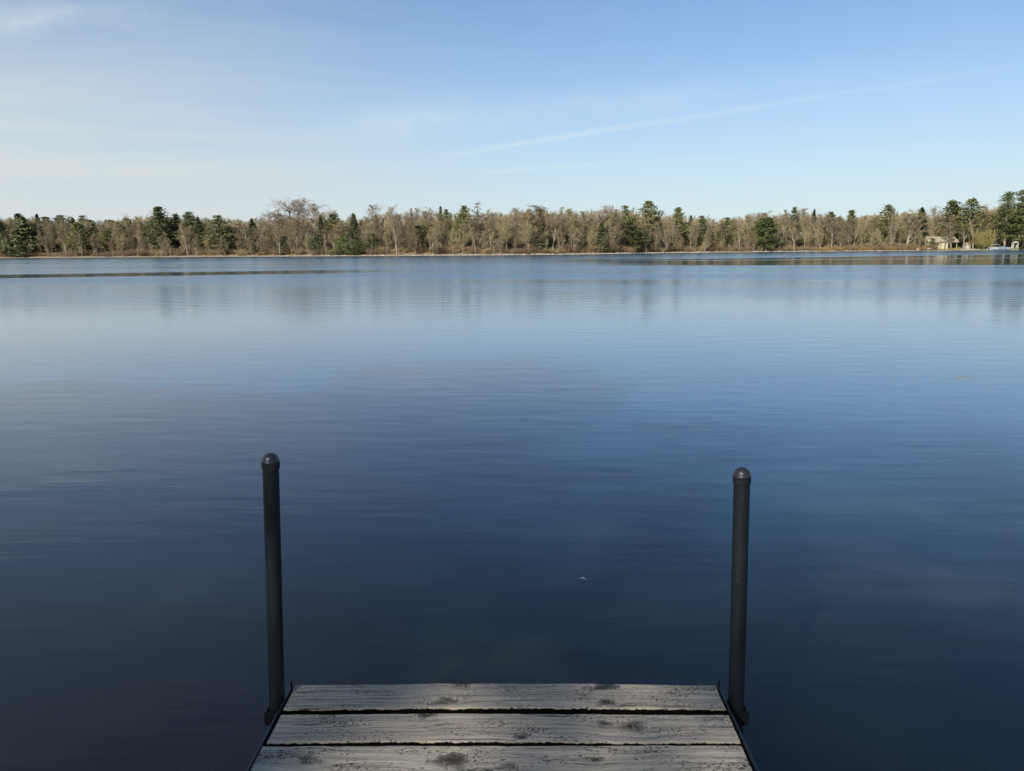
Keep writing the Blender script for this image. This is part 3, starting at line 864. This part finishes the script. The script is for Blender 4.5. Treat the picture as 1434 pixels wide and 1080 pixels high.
# low pier in front of the lawn
x, y = spot(1358, -1.2)
s = tag(empty('low_pier', (x, y, 0)), 'low white pier along the lawn before shed and willow', 'pier')
MB().box(-3.8, -.6, .38, 3.8, .6, .5).build('deck', M_TRIM, s)
for xx in (-3.4, -1.2, 1.2, 3.4):
    MB().tube([Vector((xx, -.68, -1)), Vector((xx, -.68, .9))], [.05, .05], 8).build('post', M_ALU, s)

# pontoon boat
x, y = spot(1397, -2.6)
s = tag(empty('pontoon_boat', (x, y, 0), .06), 'moored pontoon boat with pale canopy and blue-grey cover', 'boat')
for yy in (-.85, .85):
    MB().tube([Vector((-3.9, yy, .35)), Vector((-3.5, yy, .15)), Vector((3.4, yy, .15)), Vector((3.6, yy, .2))], [.06, .3, .3, .2], 12).build('float', M_ALU, s, True)
MB().box(-3.5, -1.2, .452, 3.5, 1.2, .56).build('deck', M_GREYW, s)
for q in ((-3.3, -1.15, -.2, -1.1), (-3.3, 1.1, -.2, 1.15), (-3.36, -1.1, -3.303, 1.1)):
    MB().box(q[0], q[1], .562, q[2], q[3], 1.22).build('side_panel', M_BOATHULL, s)
cv = MB()
for i in range(8):
    t = i / 7; hh = 1.55 - .25 * abs(2 * t - .8)
    xx = -.1 + 3.6 * t
    cv.v += [(xx, -1.22, .55), (xx, -1.15, 1.15), (xx, -.3, hh), (xx, .3, hh), (xx, 1.15, 1.15), (xx, 1.22, .55)]
for i in range(7):
    for k in range(5):
        a = i * 6 + k; cv.f.append((a, a + 1, a + 7, a + 6))
cv.f.append((0, 1, 2, 3, 4, 5)); cv.f.append(tuple(range(42, 48))[::-1])
cv.build('cover', M_BOATBLUE, s, True)
MB().poly([(-2.2, -1.1, 2.15), (-2.0, -1.1, 2.32), (-.3, -1.1, 2.32), (-.1, -1.1, 2.15), (-.3, -1.1, 2.22), (-2.0, -1.1, 2.22)], (0, 2.2, 0)).build('canopy', M_BOATHULL, s)
for xx in (-1.95, -.35):
    for yy in (-1.06, 1.06):
        MB().tube([Vector((xx, yy, .56)), Vector((xx, yy, 2.22))], [.025, .025], 6).build('canopy_pole', M_ALU, s)
MB().box(-1.6, -.5, .562, -.9, .4, 1.35).build('helm_seat', M_BLACK, s)
MB().tube([Vector((-3.55, 0, .3)), Vector((-3.75, 0, .9)), Vector((-3.7, 0, 1.25))], [.1, .16, .12], 10).build('outboard_motor', M_BLACK, s, True)

x, y = spot(1430, 1.0)
s = tag(empty('barrel', (x, y, .25)), 'black barrel lying on the sand under the massive pine', 'barrel')
mb = MB().lathe([(.42, -.8), (.45, -.75), (.43, -.3), (.46, -.27), (.43, -.24), (.43, .24), (.46, .27), (.43, .3), (.45, .75), (.42, .8)], 20)
o = mb.build('body', M_BLACK, s, True); o.rotation_euler = (0, math.pi / 2, 0); o.location.z = .3
mb = MB().lathe([(.08, .803), (.08, .84), (.05, .85)], 10, (.22, 0, 0)); o = mb.build('bung', M_ALU, s); o.rotation_euler = (0, math.pi / 2, 0); o.location.z = .3

# floating feather and foam fleck
M_FEATHER = plain('feather_white', (.40, .40, .39), .8, .1)


def on_water(px, py):
    v = ray(px, py); t = -CAM_Z / v.z
    return Vector((v.x * t, v.y * t, 0))


p = on_water(817, 813)
s = tag(empty('feather', (p.x, p.y, .008), 1.3), 'tiny white feather floating upright before the dock', 'feather')
fb = MB()
for i in range(8):
    t = i / 7; w = .008 * math.sin(math.pi * (.12 + .85 * t))
    fb.v += [(-w, .055 * t - .02, .012 * math.sin(3 * t) + .004), (0, .055 * t - .02, .012 * math.sin(3 * t)), (w, .055 * t - .02, .012 * math.sin(3 * t) + .004)]
for i in range(7):
    for k in (0, 1): fb.f.append((i * 3 + k, i * 3 + k + 1, i * 3 + k + 4, i * 3 + k + 3))
s.scale = (.45, .45, .45)
fb.build('vane', M_FEATHER, s)
MB().tube([Vector((0, -.04, 0)), Vector((0, .035, .013))], [.0012, .0005], 5).build('quill', M_FEATHER, s)

p = on_water(1351, 529.5)
fo = MB(); rf_ = random.Random(4); n_ = 28
rim = [(.10 + .045 * rf_.random()) * (1 + .25 * math.sin(2 * t * 6.283 / n_ + 1)) for t in range(n_)]
for k_, (f_, z_) in enumerate([(1.0, -.006), (.9, .001), (.5, .0035), (.05, .004)]):
    for t in range(n_):
        a_ = t * 6.283 / n_; fo.v.append((p.x + math.cos(a_) * rim[t] * f_, p.y + math.sin(a_) * rim[t] * f_, z_ + .003))
for k_ in range(3):
    for t in range(n_): fo.f.append((k_ * n_ + t, k_ * n_ + (t + 1) % n_, (k_ + 1) * n_ + (t + 1) % n_, (k_ + 1) * n_ + t))
fo.f.append(tuple(3 * n_ + t for t in range(n_)))
o = fo.build('foam_patch', plain('foam', (.20, .24, .28), .8, .2, 25), None, True); tag(o, 'small pale patch of foam floating on open water beyond the dock', 'foam')

# ------------------------------------------------------------------ the dock
DCX = -0.030; DW = 1.274
dock = tag(empty('dock', (DCX, 2.152, DECK), -.012), 'weathered grey plank dock end between two dark pipe posts', 'dock')
m, nt, b = new_mat('weathered_plank')
tc = nt.nodes.new('ShaderNodeTexCoord').outputs['Object']
gw = nt.nodes.new('ShaderNodeAttribute'); gw.attribute_name = 'grain'
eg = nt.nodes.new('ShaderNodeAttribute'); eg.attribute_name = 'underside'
kn = nt.nodes.new('ShaderNodeAttribute'); kn.attribute_name = 'knot'
oi = nt.nodes.new('ShaderNodeObjectInfo')
sp = nt.nodes.new('ShaderNodeSeparateXYZ'); nt.links.new(tc, sp.inputs[0])
cb = nt.nodes.new('ShaderNodeCombineXYZ'); nt.links.new(sp.outputs[0], cb.inputs[0]); nt.links.new(gw.outputs['Fac'], cb.inputs[1]); nt.links.new(mathn(nt, 'MULTIPLY', oi.outputs['Random'], 13.0), cb.inputs[2])
gv = cb.outputs[0]
fine = noise(nt, 1.0, 6, .65, gv, (7, 250, 1)); streak = noise(nt, 1.0, 5, .6, gv, (2.2, 95, 1)); broad = noise(nt, 1.0, 4, .6, gv, (1.6, 16, 1), dist=.4)
col = ramp(nt, [(.2, (.31, .265, .20)), (.5, (.41, .355, .275)), (.8, (.48, .425, .34))], broad).outputs[0]
col = mix(nt, mathn(nt, 'MULTIPLY', ramp(nt, [(.40, (0, 0, 0)), (.62, (1, 1, 1))], streak).outputs[0], .55), col, (.17, .155, .14))
col = mix(nt, .5, col, ramp(nt, [(.34, (.22, .22, .22)), (.5, (1, 1, 1))], fine).outputs[0], 'MULTIPLY')
# cracks along the grain
crk = noise(nt, 1.0, 4, .55, gv, (4.5, 190, 5))
crkm = ramp(nt, [(.64, (0, 0, 0)), (.68, (1, 1, 1))], crk).outputs[0]
# black mildew specks gathered in patches and round the knots
area = noise(nt, 1.0, 3, .6, tc, (5.5, 17, 1))
speck = noise(nt, 1.0, 3, .6, gv, (120, 260, 7))
thr = mathn(nt, 'ADD', mathn(nt, 'MULTIPLY', mathn(nt, 'SUBTRACT', area, .5), .55), mathn(nt, 'MULTIPLY', mathn(nt, 'MULTIPLY', kn.outputs['Fac'], noise(nt, 1.0, 4, .7, tc, (30, 55, 1))), .30))
spm = ramp(nt, [(.60, (0, 0, 0)), (.67, (1, 1, 1))], mathn(nt, 'ADD', speck, mathn(nt, 'SUBTRACT', thr, .0))).outputs[0]
dark = mathn(nt, 'MAXIMUM', mathn(nt, 'MULTIPLY', crkm, .85), mathn(nt, 'MULTIPLY', spm, .9))
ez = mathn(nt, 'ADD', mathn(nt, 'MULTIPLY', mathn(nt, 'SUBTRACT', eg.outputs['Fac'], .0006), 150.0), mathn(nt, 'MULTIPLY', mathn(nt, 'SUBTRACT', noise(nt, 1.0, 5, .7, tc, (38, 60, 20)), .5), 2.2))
gap_shade = ramp(nt, [(.40, (0, 0, 0)), (.75, (1, 1, 1))], mathn(nt, 'SUBTRACT', ez, -.05, clamp=True)).outputs[0]  # gap shade painted into the edge faces, with a ragged stained margin
kc = ramp(nt, [(.45, (0, 0, 0)), (.95, (1, 1, 1))], kn.outputs['Fac']).outputs[0]
col = mix(nt, mathn(nt, 'MULTIPLY', ramp(nt, [(.42, (0, 0, 0)), (.50, (1, 1, 1))], mathn(nt, 'MULTIPLY', mathn(nt, 'POWER', kn.outputs['Fac'], .5), noise(nt, 1.0, 6, .85, tc, (42, 150, 1)))).outputs[0], .85), col, (.055, .040, .028))
col = mix(nt, dark, col, (.030, .026, .022))
col = mix(nt, gap_shade, col, (.004, .0035, .003))
nt.links.new(mathn(nt, 'SUBTRACT', .2, mathn(nt, 'MULTIPLY', gap_shade, .19)), b.inputs['Specular IOR Level'])
nt.links.new(col, b.inputs['Base Color']); b.inputs['Roughness'].default_value = .85
hgt = mathn(nt, 'SUBTRACT', mathn(nt, 'ADD', mathn(nt, 'MULTIPLY', fine, .35), mathn(nt, 'MULTIPLY', streak, .5)), mathn(nt, 'MULTIPLY', dark, .9))
bm = N(nt, 'ShaderNodeBump'); bm.inputs['Strength'].default_value = .9; bm.inputs['Distance'].default_value = .0025
nt.links.new(hgt, bm.inputs['Height']); nt.links.new(bm.outputs[0], b.inputs['Normal'])
M_PLANK = m

PW, PITCHP, PT_ = .1285, .1465, .038


def plank(y0, knots, seed, nx, ny, bow=0.0):
    """one board: far edge at y0, grain bent around its knots, worn rounded edges"""
    r = np.random.default_rng(seed)
    x = np.linspace(-DW / 2, DW / 2, nx) + 0.0
    s = np.linspace(0, 1, ny)
    rr = .0045                                    # cross-section: up the near face, over the top, down the far face
    prof = []
    for t in np.linspace(0, 1, 4)[:-1]: prof.append((0, -PT_ + t * (PT_ - rr)))
    for a in np.linspace(0, math.pi / 2, 6): prof.append((rr - rr * math.cos(a), -rr + rr * math.sin(a)))
    for t in s[1:-1]: prof.append((rr + t * (PW - 2 * rr), 0))
    for a in np.linspace(math.pi / 2, 0, 6): prof.append((PW - rr + rr * math.cos(a), -rr + rr * math.sin(a)))
    for t in np.linspace(0, 1, 4)[1:]: prof.append((PW, -rr - t * (PT_ - rr)))
    P = np.array(prof)
    Xg = np.repeat(x[None, :], len(P), 0); Yg = np.repeat(P[:, :1], nx, 1); Zg = np.repeat(P[:, 1:], nx, 1)
    near = np.clip(1 - Yg / (PW * .5), 0, 1); far = np.clip(Yg / (PW * .5) - 1, 0, 1)

    def wob(fs, amp):
        o_ = np.zeros(nx)
        for f in fs: o_ += np.sin(x * f + r.uniform(0, 6.28)) * r.uniform(.4, 1)
        return o_ / len(fs) * amp
    en = wob((5, 9, 17, 31, 63, 120, 210), .004) + np.abs(wob((40, 77, 150), .004)); ef = wob((4, 7, 15, 29, 55, 110), .004)
    Yn = Yg + near * en[None, :] * 1.0 + far * ef[None, :]
    cup = -.0016 * (2 * Yg / PW - 1) ** 2 * -1
    Zn = Zg + cup + wob((3, 6), .002)[None, :] + .0004 * np.sin(Xg * 13 + 3 * np.sin(Yg * 90))
    Wy = Yg.copy() + .006 * np.sin(Xg * 2.1 + seed) + .003 * np.sin(Xg * 5.3 + seed * 2); K = np.zeros_like(Yg)
    for (kx, ky, kr) in knots:
        ddx = Xg - kx; ddy = Yg - ky
        g = np.exp(-(ddx / (3.6 * kr)) ** 2) * np.exp(-np.abs(ddy) / (2.4 * kr))
        Wy = Wy - ddy * .88 * g
        rad = np.sqrt((ddx / 1.7) ** 2 + ddy ** 2) / kr * (1 + .18 * np.sin(3 * np.arctan2(ddy, ddx / 1.7) + kx * 40) + .10 * np.sin(7 * np.arctan2(ddy, ddx / 1.7) + ky * 90))
        K = np.maximum(K, np.exp(-(rad / 1.15) ** 2 * 1.1))
        ins = np.exp(-(rad) ** 4)
        Wy = Wy * (1 - ins) + ins * (rad * .02 + .3)
        Zn = Zn - .0012 * np.exp(-((rad - 1) / .35) ** 2) * (Zg > -.004)
    end_l, end_r = r.uniform(-.006, .004), r.uniform(-.004, .006)
    tt = (x + DW / 2) / DW
    Xn = Xg + (end_l * (1 - tt) ** 6 + end_r * tt ** 6)[None, :]
    Yn = Yn - PW + y0 + bow * (1 - (2 * tt - 1) ** 2)[None, :]
    V = np.stack([Xn, Yn, Zn], -1).reshape(-1, 3)
    Fq = grid_faces(nx, len(P))
    nP = len(P)
    caps = []
    for j in range(nP // 2):                     # close both board ends
        k = nP - 1 - j
        if k - 1 <= j: break
        caps.append((j * nx, (j + 1) * nx, (k - 1) * nx, k * nx)); e = nx - 1
        caps.append((k * nx + e, (k - 1) * nx + e, (j + 1) * nx + e, j * nx + e))
    Fq = np.concatenate([Fq, np.array(caps)])
    me = np_mesh('plank', V, Fq, M_PLANK)
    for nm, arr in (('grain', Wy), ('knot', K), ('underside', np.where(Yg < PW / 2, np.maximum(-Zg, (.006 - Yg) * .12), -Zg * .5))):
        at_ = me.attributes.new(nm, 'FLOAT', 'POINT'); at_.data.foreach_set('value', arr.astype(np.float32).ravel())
    o_ = bpy.data.objects.new('plank', me); COL.objects.link(o_); o_.parent = dock
    return o_


KN = [[(-.17, .035, .016), (.30, .030, .014), (-.13, .118, .013), (.31, .115, .016)],
      [(.36, .075, .020), (.28, .085, .011), (-.22, .122, .012), (.05, .02, .008)],
      [(-.13, .07, .022), (-.50, .07, .016), (.24, .07, .013), (.02, .05, .011)],
      [(.1, .06, .02), (-.4, .09, .012), (.45, .05, .012)]]
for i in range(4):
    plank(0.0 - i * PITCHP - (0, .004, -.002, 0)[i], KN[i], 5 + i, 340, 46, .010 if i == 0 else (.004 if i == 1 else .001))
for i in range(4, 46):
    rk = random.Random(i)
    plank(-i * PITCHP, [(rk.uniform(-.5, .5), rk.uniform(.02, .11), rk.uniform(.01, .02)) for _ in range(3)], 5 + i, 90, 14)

M_RAIL = plain('dark_steel', (.035, .04, .05), .32, .35, 30, .7)
L = 46 * PITCHP
for sx in (-1, 1):
    xr = sx * (DW / 2 + .009)
    mb = MB().box(xr - .0035, -L, -.15, xr + .0035, -.002, .001)
    mb.box(xr - .0035 - (.03 if sx > 0 else -.007), -L, -.155, xr + .0035 - (.007 if sx > 0 else -.03), -.004, -.149)
    rl = mb.build('side_rail', M_RAIL, dock)
    bv = rl.modifiers.new('edge', 'BEVEL'); bv.width = .0015; bv.segments = 2
    MB().tube([Vector((xr, -.010, -.02)), Vector((xr - sx * .001, -.008, .022))], [.0035, .0028], 8).build('end_pin', M_RAIL, dock)
MB().box(-DW / 2 - .008, -.03, -.15, DW / 2 + .008, -.022, -.043).build('end_rail', M_RAIL, dock)

m, nt, b = new_mat('painted_pipe')
tc = nt.nodes.new('ShaderNodeTexCoord').outputs['Object']
n1 = noise(nt, 18, 6, .65, tc, (1, 1, .35)); n2 = noise(nt, 60, 4, .7, tc, (1, 1, .25))
c = ramp(nt, [(.3, (.005, .008, .011)), (.7, (.011, .016, .020))], n1).outputs[0]
c = mix(nt, ramp(nt, [(.67, (0, 0, 0)), (.76, (1, 1, 1))], n2).outputs[0], c, (.14, .15, .145))
nt.links.new(c, b.inputs['Base Color']); b.inputs['Roughness'].default_value = .45; b.inputs['Specular IOR Level'].default_value = .35
bm = N(nt, 'ShaderNodeBump'); bm.inputs['Strength'].default_value = .25; bm.inputs['Distance'].default_value = .002
nt.links.new(n1, bm.inputs['Height']); nt.links.new(bm.outputs[0], b.inputs['Normal'])
M_PIPE = m
M_CLAMP = plain('dark_clamp', (.006, .007, .008), .6, .3, 40, 0.0, .2)
M_CAP = plain('pipe_cap', (.018, .021, .029), .4, .2, 40)

for (bx, tx, zt, sx) in ((-.704, -.677, 1.143, -1), (.654, .641, 1.095, 1)):
    top = Vector((tx - DCX, 2.092 - 2.152, zt - DECK)); bot = Vector((bx - DCX, 2.092 - 2.152, 0.0))
    d = (top - bot); ax = d.normalized()
    R_ = .0225
    deep = bot - ax * 1.9
    Lp = (top - deep).length
    post = MB().lathe([(R_, 0), (R_, Lp * .5), (R_, Lp - .03)], 40).build('post', M_PIPE, dock, True)
    post.location = deep; post.rotation_mode = 'QUATERNION'; post.rotation_quaternion = Vector((0, 0, 1)).rotation_difference(ax)
    es = post.modifiers.new('e', 'EDGE_SPLIT')
    rc = .0248
    prof = [(.0228, -.044), (rc - .001, -.043), (rc, -.041), (rc, -.024), (rc + .0012, -.0225), (rc + .0012, -.0195), (rc - .001, -.018)]
    prof += [((rc - .0015) * math.cos(a), -.018 + .021 * math.sin(a)) for a in np.linspace(.06, 1.52, 11)]
    cp = MB().lathe(prof, 40).build('cap', M_CAP, post, True)
    cp.location = (0, 0, Lp)
    # clamp that holds the post to the side rail
    xr = sx * (DW / 2 + .014)
    cx = bot.x; x0, x1 = sorted((xr, cx + sx * .0295))
    br = MB()
    br.box(x0, bot.y - .033, -.072, x1, bot.y - .026, -.032); br.box(x0, bot.y + .026, -.072, x1, bot.y + .033, -.032)
    xo = cx + sx * .0265
    br.box(min(xo, xo + sx * .0025), bot.y - .0255, -.069, max(xo, xo + sx * .0025), bot.y + .0255, -.035)
    o_ = br.build('bracket', M_CLAMP, dock)
    MB().tube([Vector((cx + sx * .0295, bot.y, -.052)), Vector((cx + sx * .035, bot.y, -.052))], [.007, .007], 6).tube([Vector((cx + sx * .035, bot.y, -.052)), Vector((cx + sx * .038, bot.y, -.052))], [.005, .005], 8).build('bolt', M_RAIL, o_)

SUN_EL = math.radians(31); to_sun = Vector((-.5, -.866, 0)).normalized()
# ------------------------------------------------------------------ trees on the near bank that shade the dock
NB = []
for k, t, dc, h, w, rz in [('tallpine', 26, -4.72, 20, 8.0, .3), ('brightpine', 24, -6.5, 17, 8.0, 1.1), ('oak', 24, 7.0, 17.5, 10, 2.0), ('tallpine', 30, -8.0, 20, 8.0, 2.9), ('grey', 30.0, -3.0, 17, 8, .7)]:
    q = Vector((0, 2, 0)) + to_sun * t + Vector((-to_sun.y, to_sun.x, 0)) * dc
    NB.append((k, q.x, q.y, h, w, rz))
lab = ['tall pine on the near bank by the water', 'full green pine on the near bank', 'bare oak on the near bank behind the dock', 'tall pine far back on the near bank', 'grey bare tree on the near bank between two pines']
for (k, x, y, h, w, rz), l in zip(NB, lab):
    P = PROTO[k][0]
    r = tag(empty('pine_tree' if 'pine' in k else 'bare_tree', (x, y, .2), rz), l, 'tree', 'near bank trees'); r.scale = (w / P[3], w / P[3], h / P[2])
    for nm, me in (('trunk', P[0]), ('crown', P[1])):
        o = bpy.data.objects.new(nm, me); COL.objects.link(o); o.parent = r

# ------------------------------------------------------------------ sky and sun

az = math.atan2(to_sun.x, to_sun.y)
w = bpy.data.worlds.new('World'); sc.world = w; w.use_nodes = True
nt = w.node_tree; bg = nt.nodes['Background']; bg.inputs['Strength'].default_value = .114
sky = nt.nodes.new('ShaderNodeTexSky'); sky.sky_type = 'NISHITA'; sky.sun_disc = False
sky.sun_elevation = SUN_EL; sky.sun_rotation = az
sky.air_density = 1.0; sky.dust_density = .4; sky.ozone_density = 6.5; sky.altitude = 200
tc = nt.nodes.new('ShaderNodeTexCoord').outputs['Generated']
nrm = nt.nodes.new('ShaderNodeVectorMath'); nrm.operation = 'NORMALIZE'; nt.links.new(tc, nrm.inputs[0]); D = nrm.outputs[0]
sp = nt.nodes.new('ShaderNodeSeparateXYZ'); nt.links.new(D, sp.inputs[0])
zc = mathn(nt, 'MAXIMUM', sp.outputs[2], .02)
# point where the view ray meets the cirrus layer (height 1)
zz = mathn(nt, 'ADD', zc, .10)
cb = nt.nodes.new('ShaderNodeCombineXYZ'); nt.links.new(mathn(nt, 'DIVIDE', sp.outputs[0], zz), cb.inputs[0]); nt.links.new(mathn(nt, 'DIVIDE', sp.outputs[1], zz), cb.inputs[1])
mp = nt.nodes.new('ShaderNodeMapping'); mp.inputs['Rotation'].default_value = (0, 0, math.radians(-24)); nt.links.new(cb.outputs[0], mp.inputs[0])
c1 = noise(nt, 1.0, 6, .62, mp.outputs[0], (.22, .9, 1), dist=.5); c2 = noise(nt, 1.0, 4, .6, mp.outputs[0], (.5, .5, 1))
cir = ramp(nt, [(.42, (0, 0, 0)), (.80, (1, 1, 1))], mathn(nt, 'ADD', mathn(nt, 'MULTIPLY', c1, .7), mathn(nt, 'MULTIPLY', c2, .35))).outputs[0]
# thin straight streak: an old trail, a band round one great circle
def streak(pa, pb, width, amt, x_in, x_full, x_out, seed):
    a_ = ray(*pa).normalized(); b_ = ray(*pb).normalized(); n_ = a_.cross(b_).normalized(); e_ = (b_ - a_ * a_.dot(b_)).normalized()
    wv = noise(nt, 9 + seed, 4, .6, D)
    dt = nt.nodes.new('ShaderNodeVectorMath'); dt.operation = 'DOT_PRODUCT'; nt.links.new(D, dt.inputs[0]); dt.inputs[1].default_value = n_
    dist = mathn(nt, 'ADD', dt.outputs['Value'], mathn(nt, 'MULTIPLY', mathn(nt, 'SUBTRACT', wv, .5), width * 1.6))
    f = mathn(nt, 'SUBTRACT', 1.0, mathn(nt, 'DIVIDE', mathn(nt, 'ABSOLUTE', dist), width), clamp=True)
    f = mathn(nt, 'POWER', f, 1.4)
    al = nt.nodes.new('ShaderNodeVectorMath'); al.operation = 'DOT_PRODUCT'; nt.links.new(D, al.inputs[0]); al.inputs[1].default_value = e_
    ra = ramp(nt, [(0, (0, 0, 0)), (x_in, (0, 0, 0)), (x_full, (1, 1, 1)), (x_out, (.35, .35, .35)), (1, (0, 0, 0))], mathn(nt, 'ADD', al.outputs['Value'], 0.0)).outputs[0]
    br = ramp(nt, [(.3, (.25, .25, .25)), (.6, (1, 1, 1))], noise(nt, 5 + seed, 5, .65, D)).outputs[0]
    return mathn(nt, 'MULTIPLY', mathn(nt, 'MULTIPLY', mathn(nt, 'MULTIPLY', f, ra), br), amt)
s1 = streak((560, 228), (1430, 92), .006, .38, .02, .15, .62, 0)
s2 = streak((380, 188), (1300, 100), .028, .30, .02, .15, .6, 3)
s3 = streak((640, 243), (1000, 222), .005, .4, .01, .06, .2, 6)
s4 = streak((-140, 52), (300, -6), .024, .34, .02, .10, .24, 9)
left_haze = mathn(nt, 'MULTIPLY', mathn(nt, 'MULTIPLY', mathn(nt, 'SUBTRACT', -.05, sp.outputs[0]), 1.8, clamp=True), .6)
low = ramp(nt, [(0, (1, 1, 1)), (.10, (.7, .7, .7)), (.20, (.30, .30, .30)), (.32, (.06, .06, .06)), (1, (0, 0, 0))], zc).outputs[0]
f = mathn(nt, 'ADD', mathn(nt, 'MULTIPLY', cir, mathn(nt, 'ADD', .11, left_haze)), mathn(nt, 'MULTIPLY', low, .75))
CLOUD = (5.1, 5.4, 5.7)
f = mathn(nt, 'ADD', f, mathn(nt, 'MULTIPLY', mathn(nt, 'MULTIPLY', mathn(nt, 'SUBTRACT', .0, sp.outputs[0]), 1.5, clamp=True), mathn(nt, 'MULTIPLY', low, .5)), clamp=True)
cl = mix(nt, f, sky.outputs[0], CLOUD)
cl = mix(nt, mathn(nt, 'ADD', mathn(nt, 'ADD', s1, s4), mathn(nt, 'ADD', s2, s3), clamp=True), cl, (6.0, 6.6, 6.9))
cl = mix(nt, 1.0, cl, (.955, .995, .965), 'MULTIPLY')
nt.links.new(cl, bg.inputs['Color'])

sl = bpy.data.lights.new('sun', 'SUN'); sl.energy = 5.0; sl.angle = math.radians(.53); sl.color = (1, .92, .79)
so = bpy.data.objects.new('sun', sl); COL.objects.link(so)
sv = to_sun * math.cos(SUN_EL) + Vector((0, 0, math.sin(SUN_EL)))
so.rotation_euler = (-sv).to_track_quat('-Z', 'Y').to_euler(); so.location = sv * 40

sc.view_settings.view_transform = 'Standard'; sc.view_settings.look = 'None'; sc.view_settings.exposure = .25; sc.view_settings.gamma = 1
sc.render.engine = 'CYCLES'
sc.cycles.max_bounces = 6; sc.cycles.diffuse_bounces = 2; sc.cycles.glossy_bounces = 4
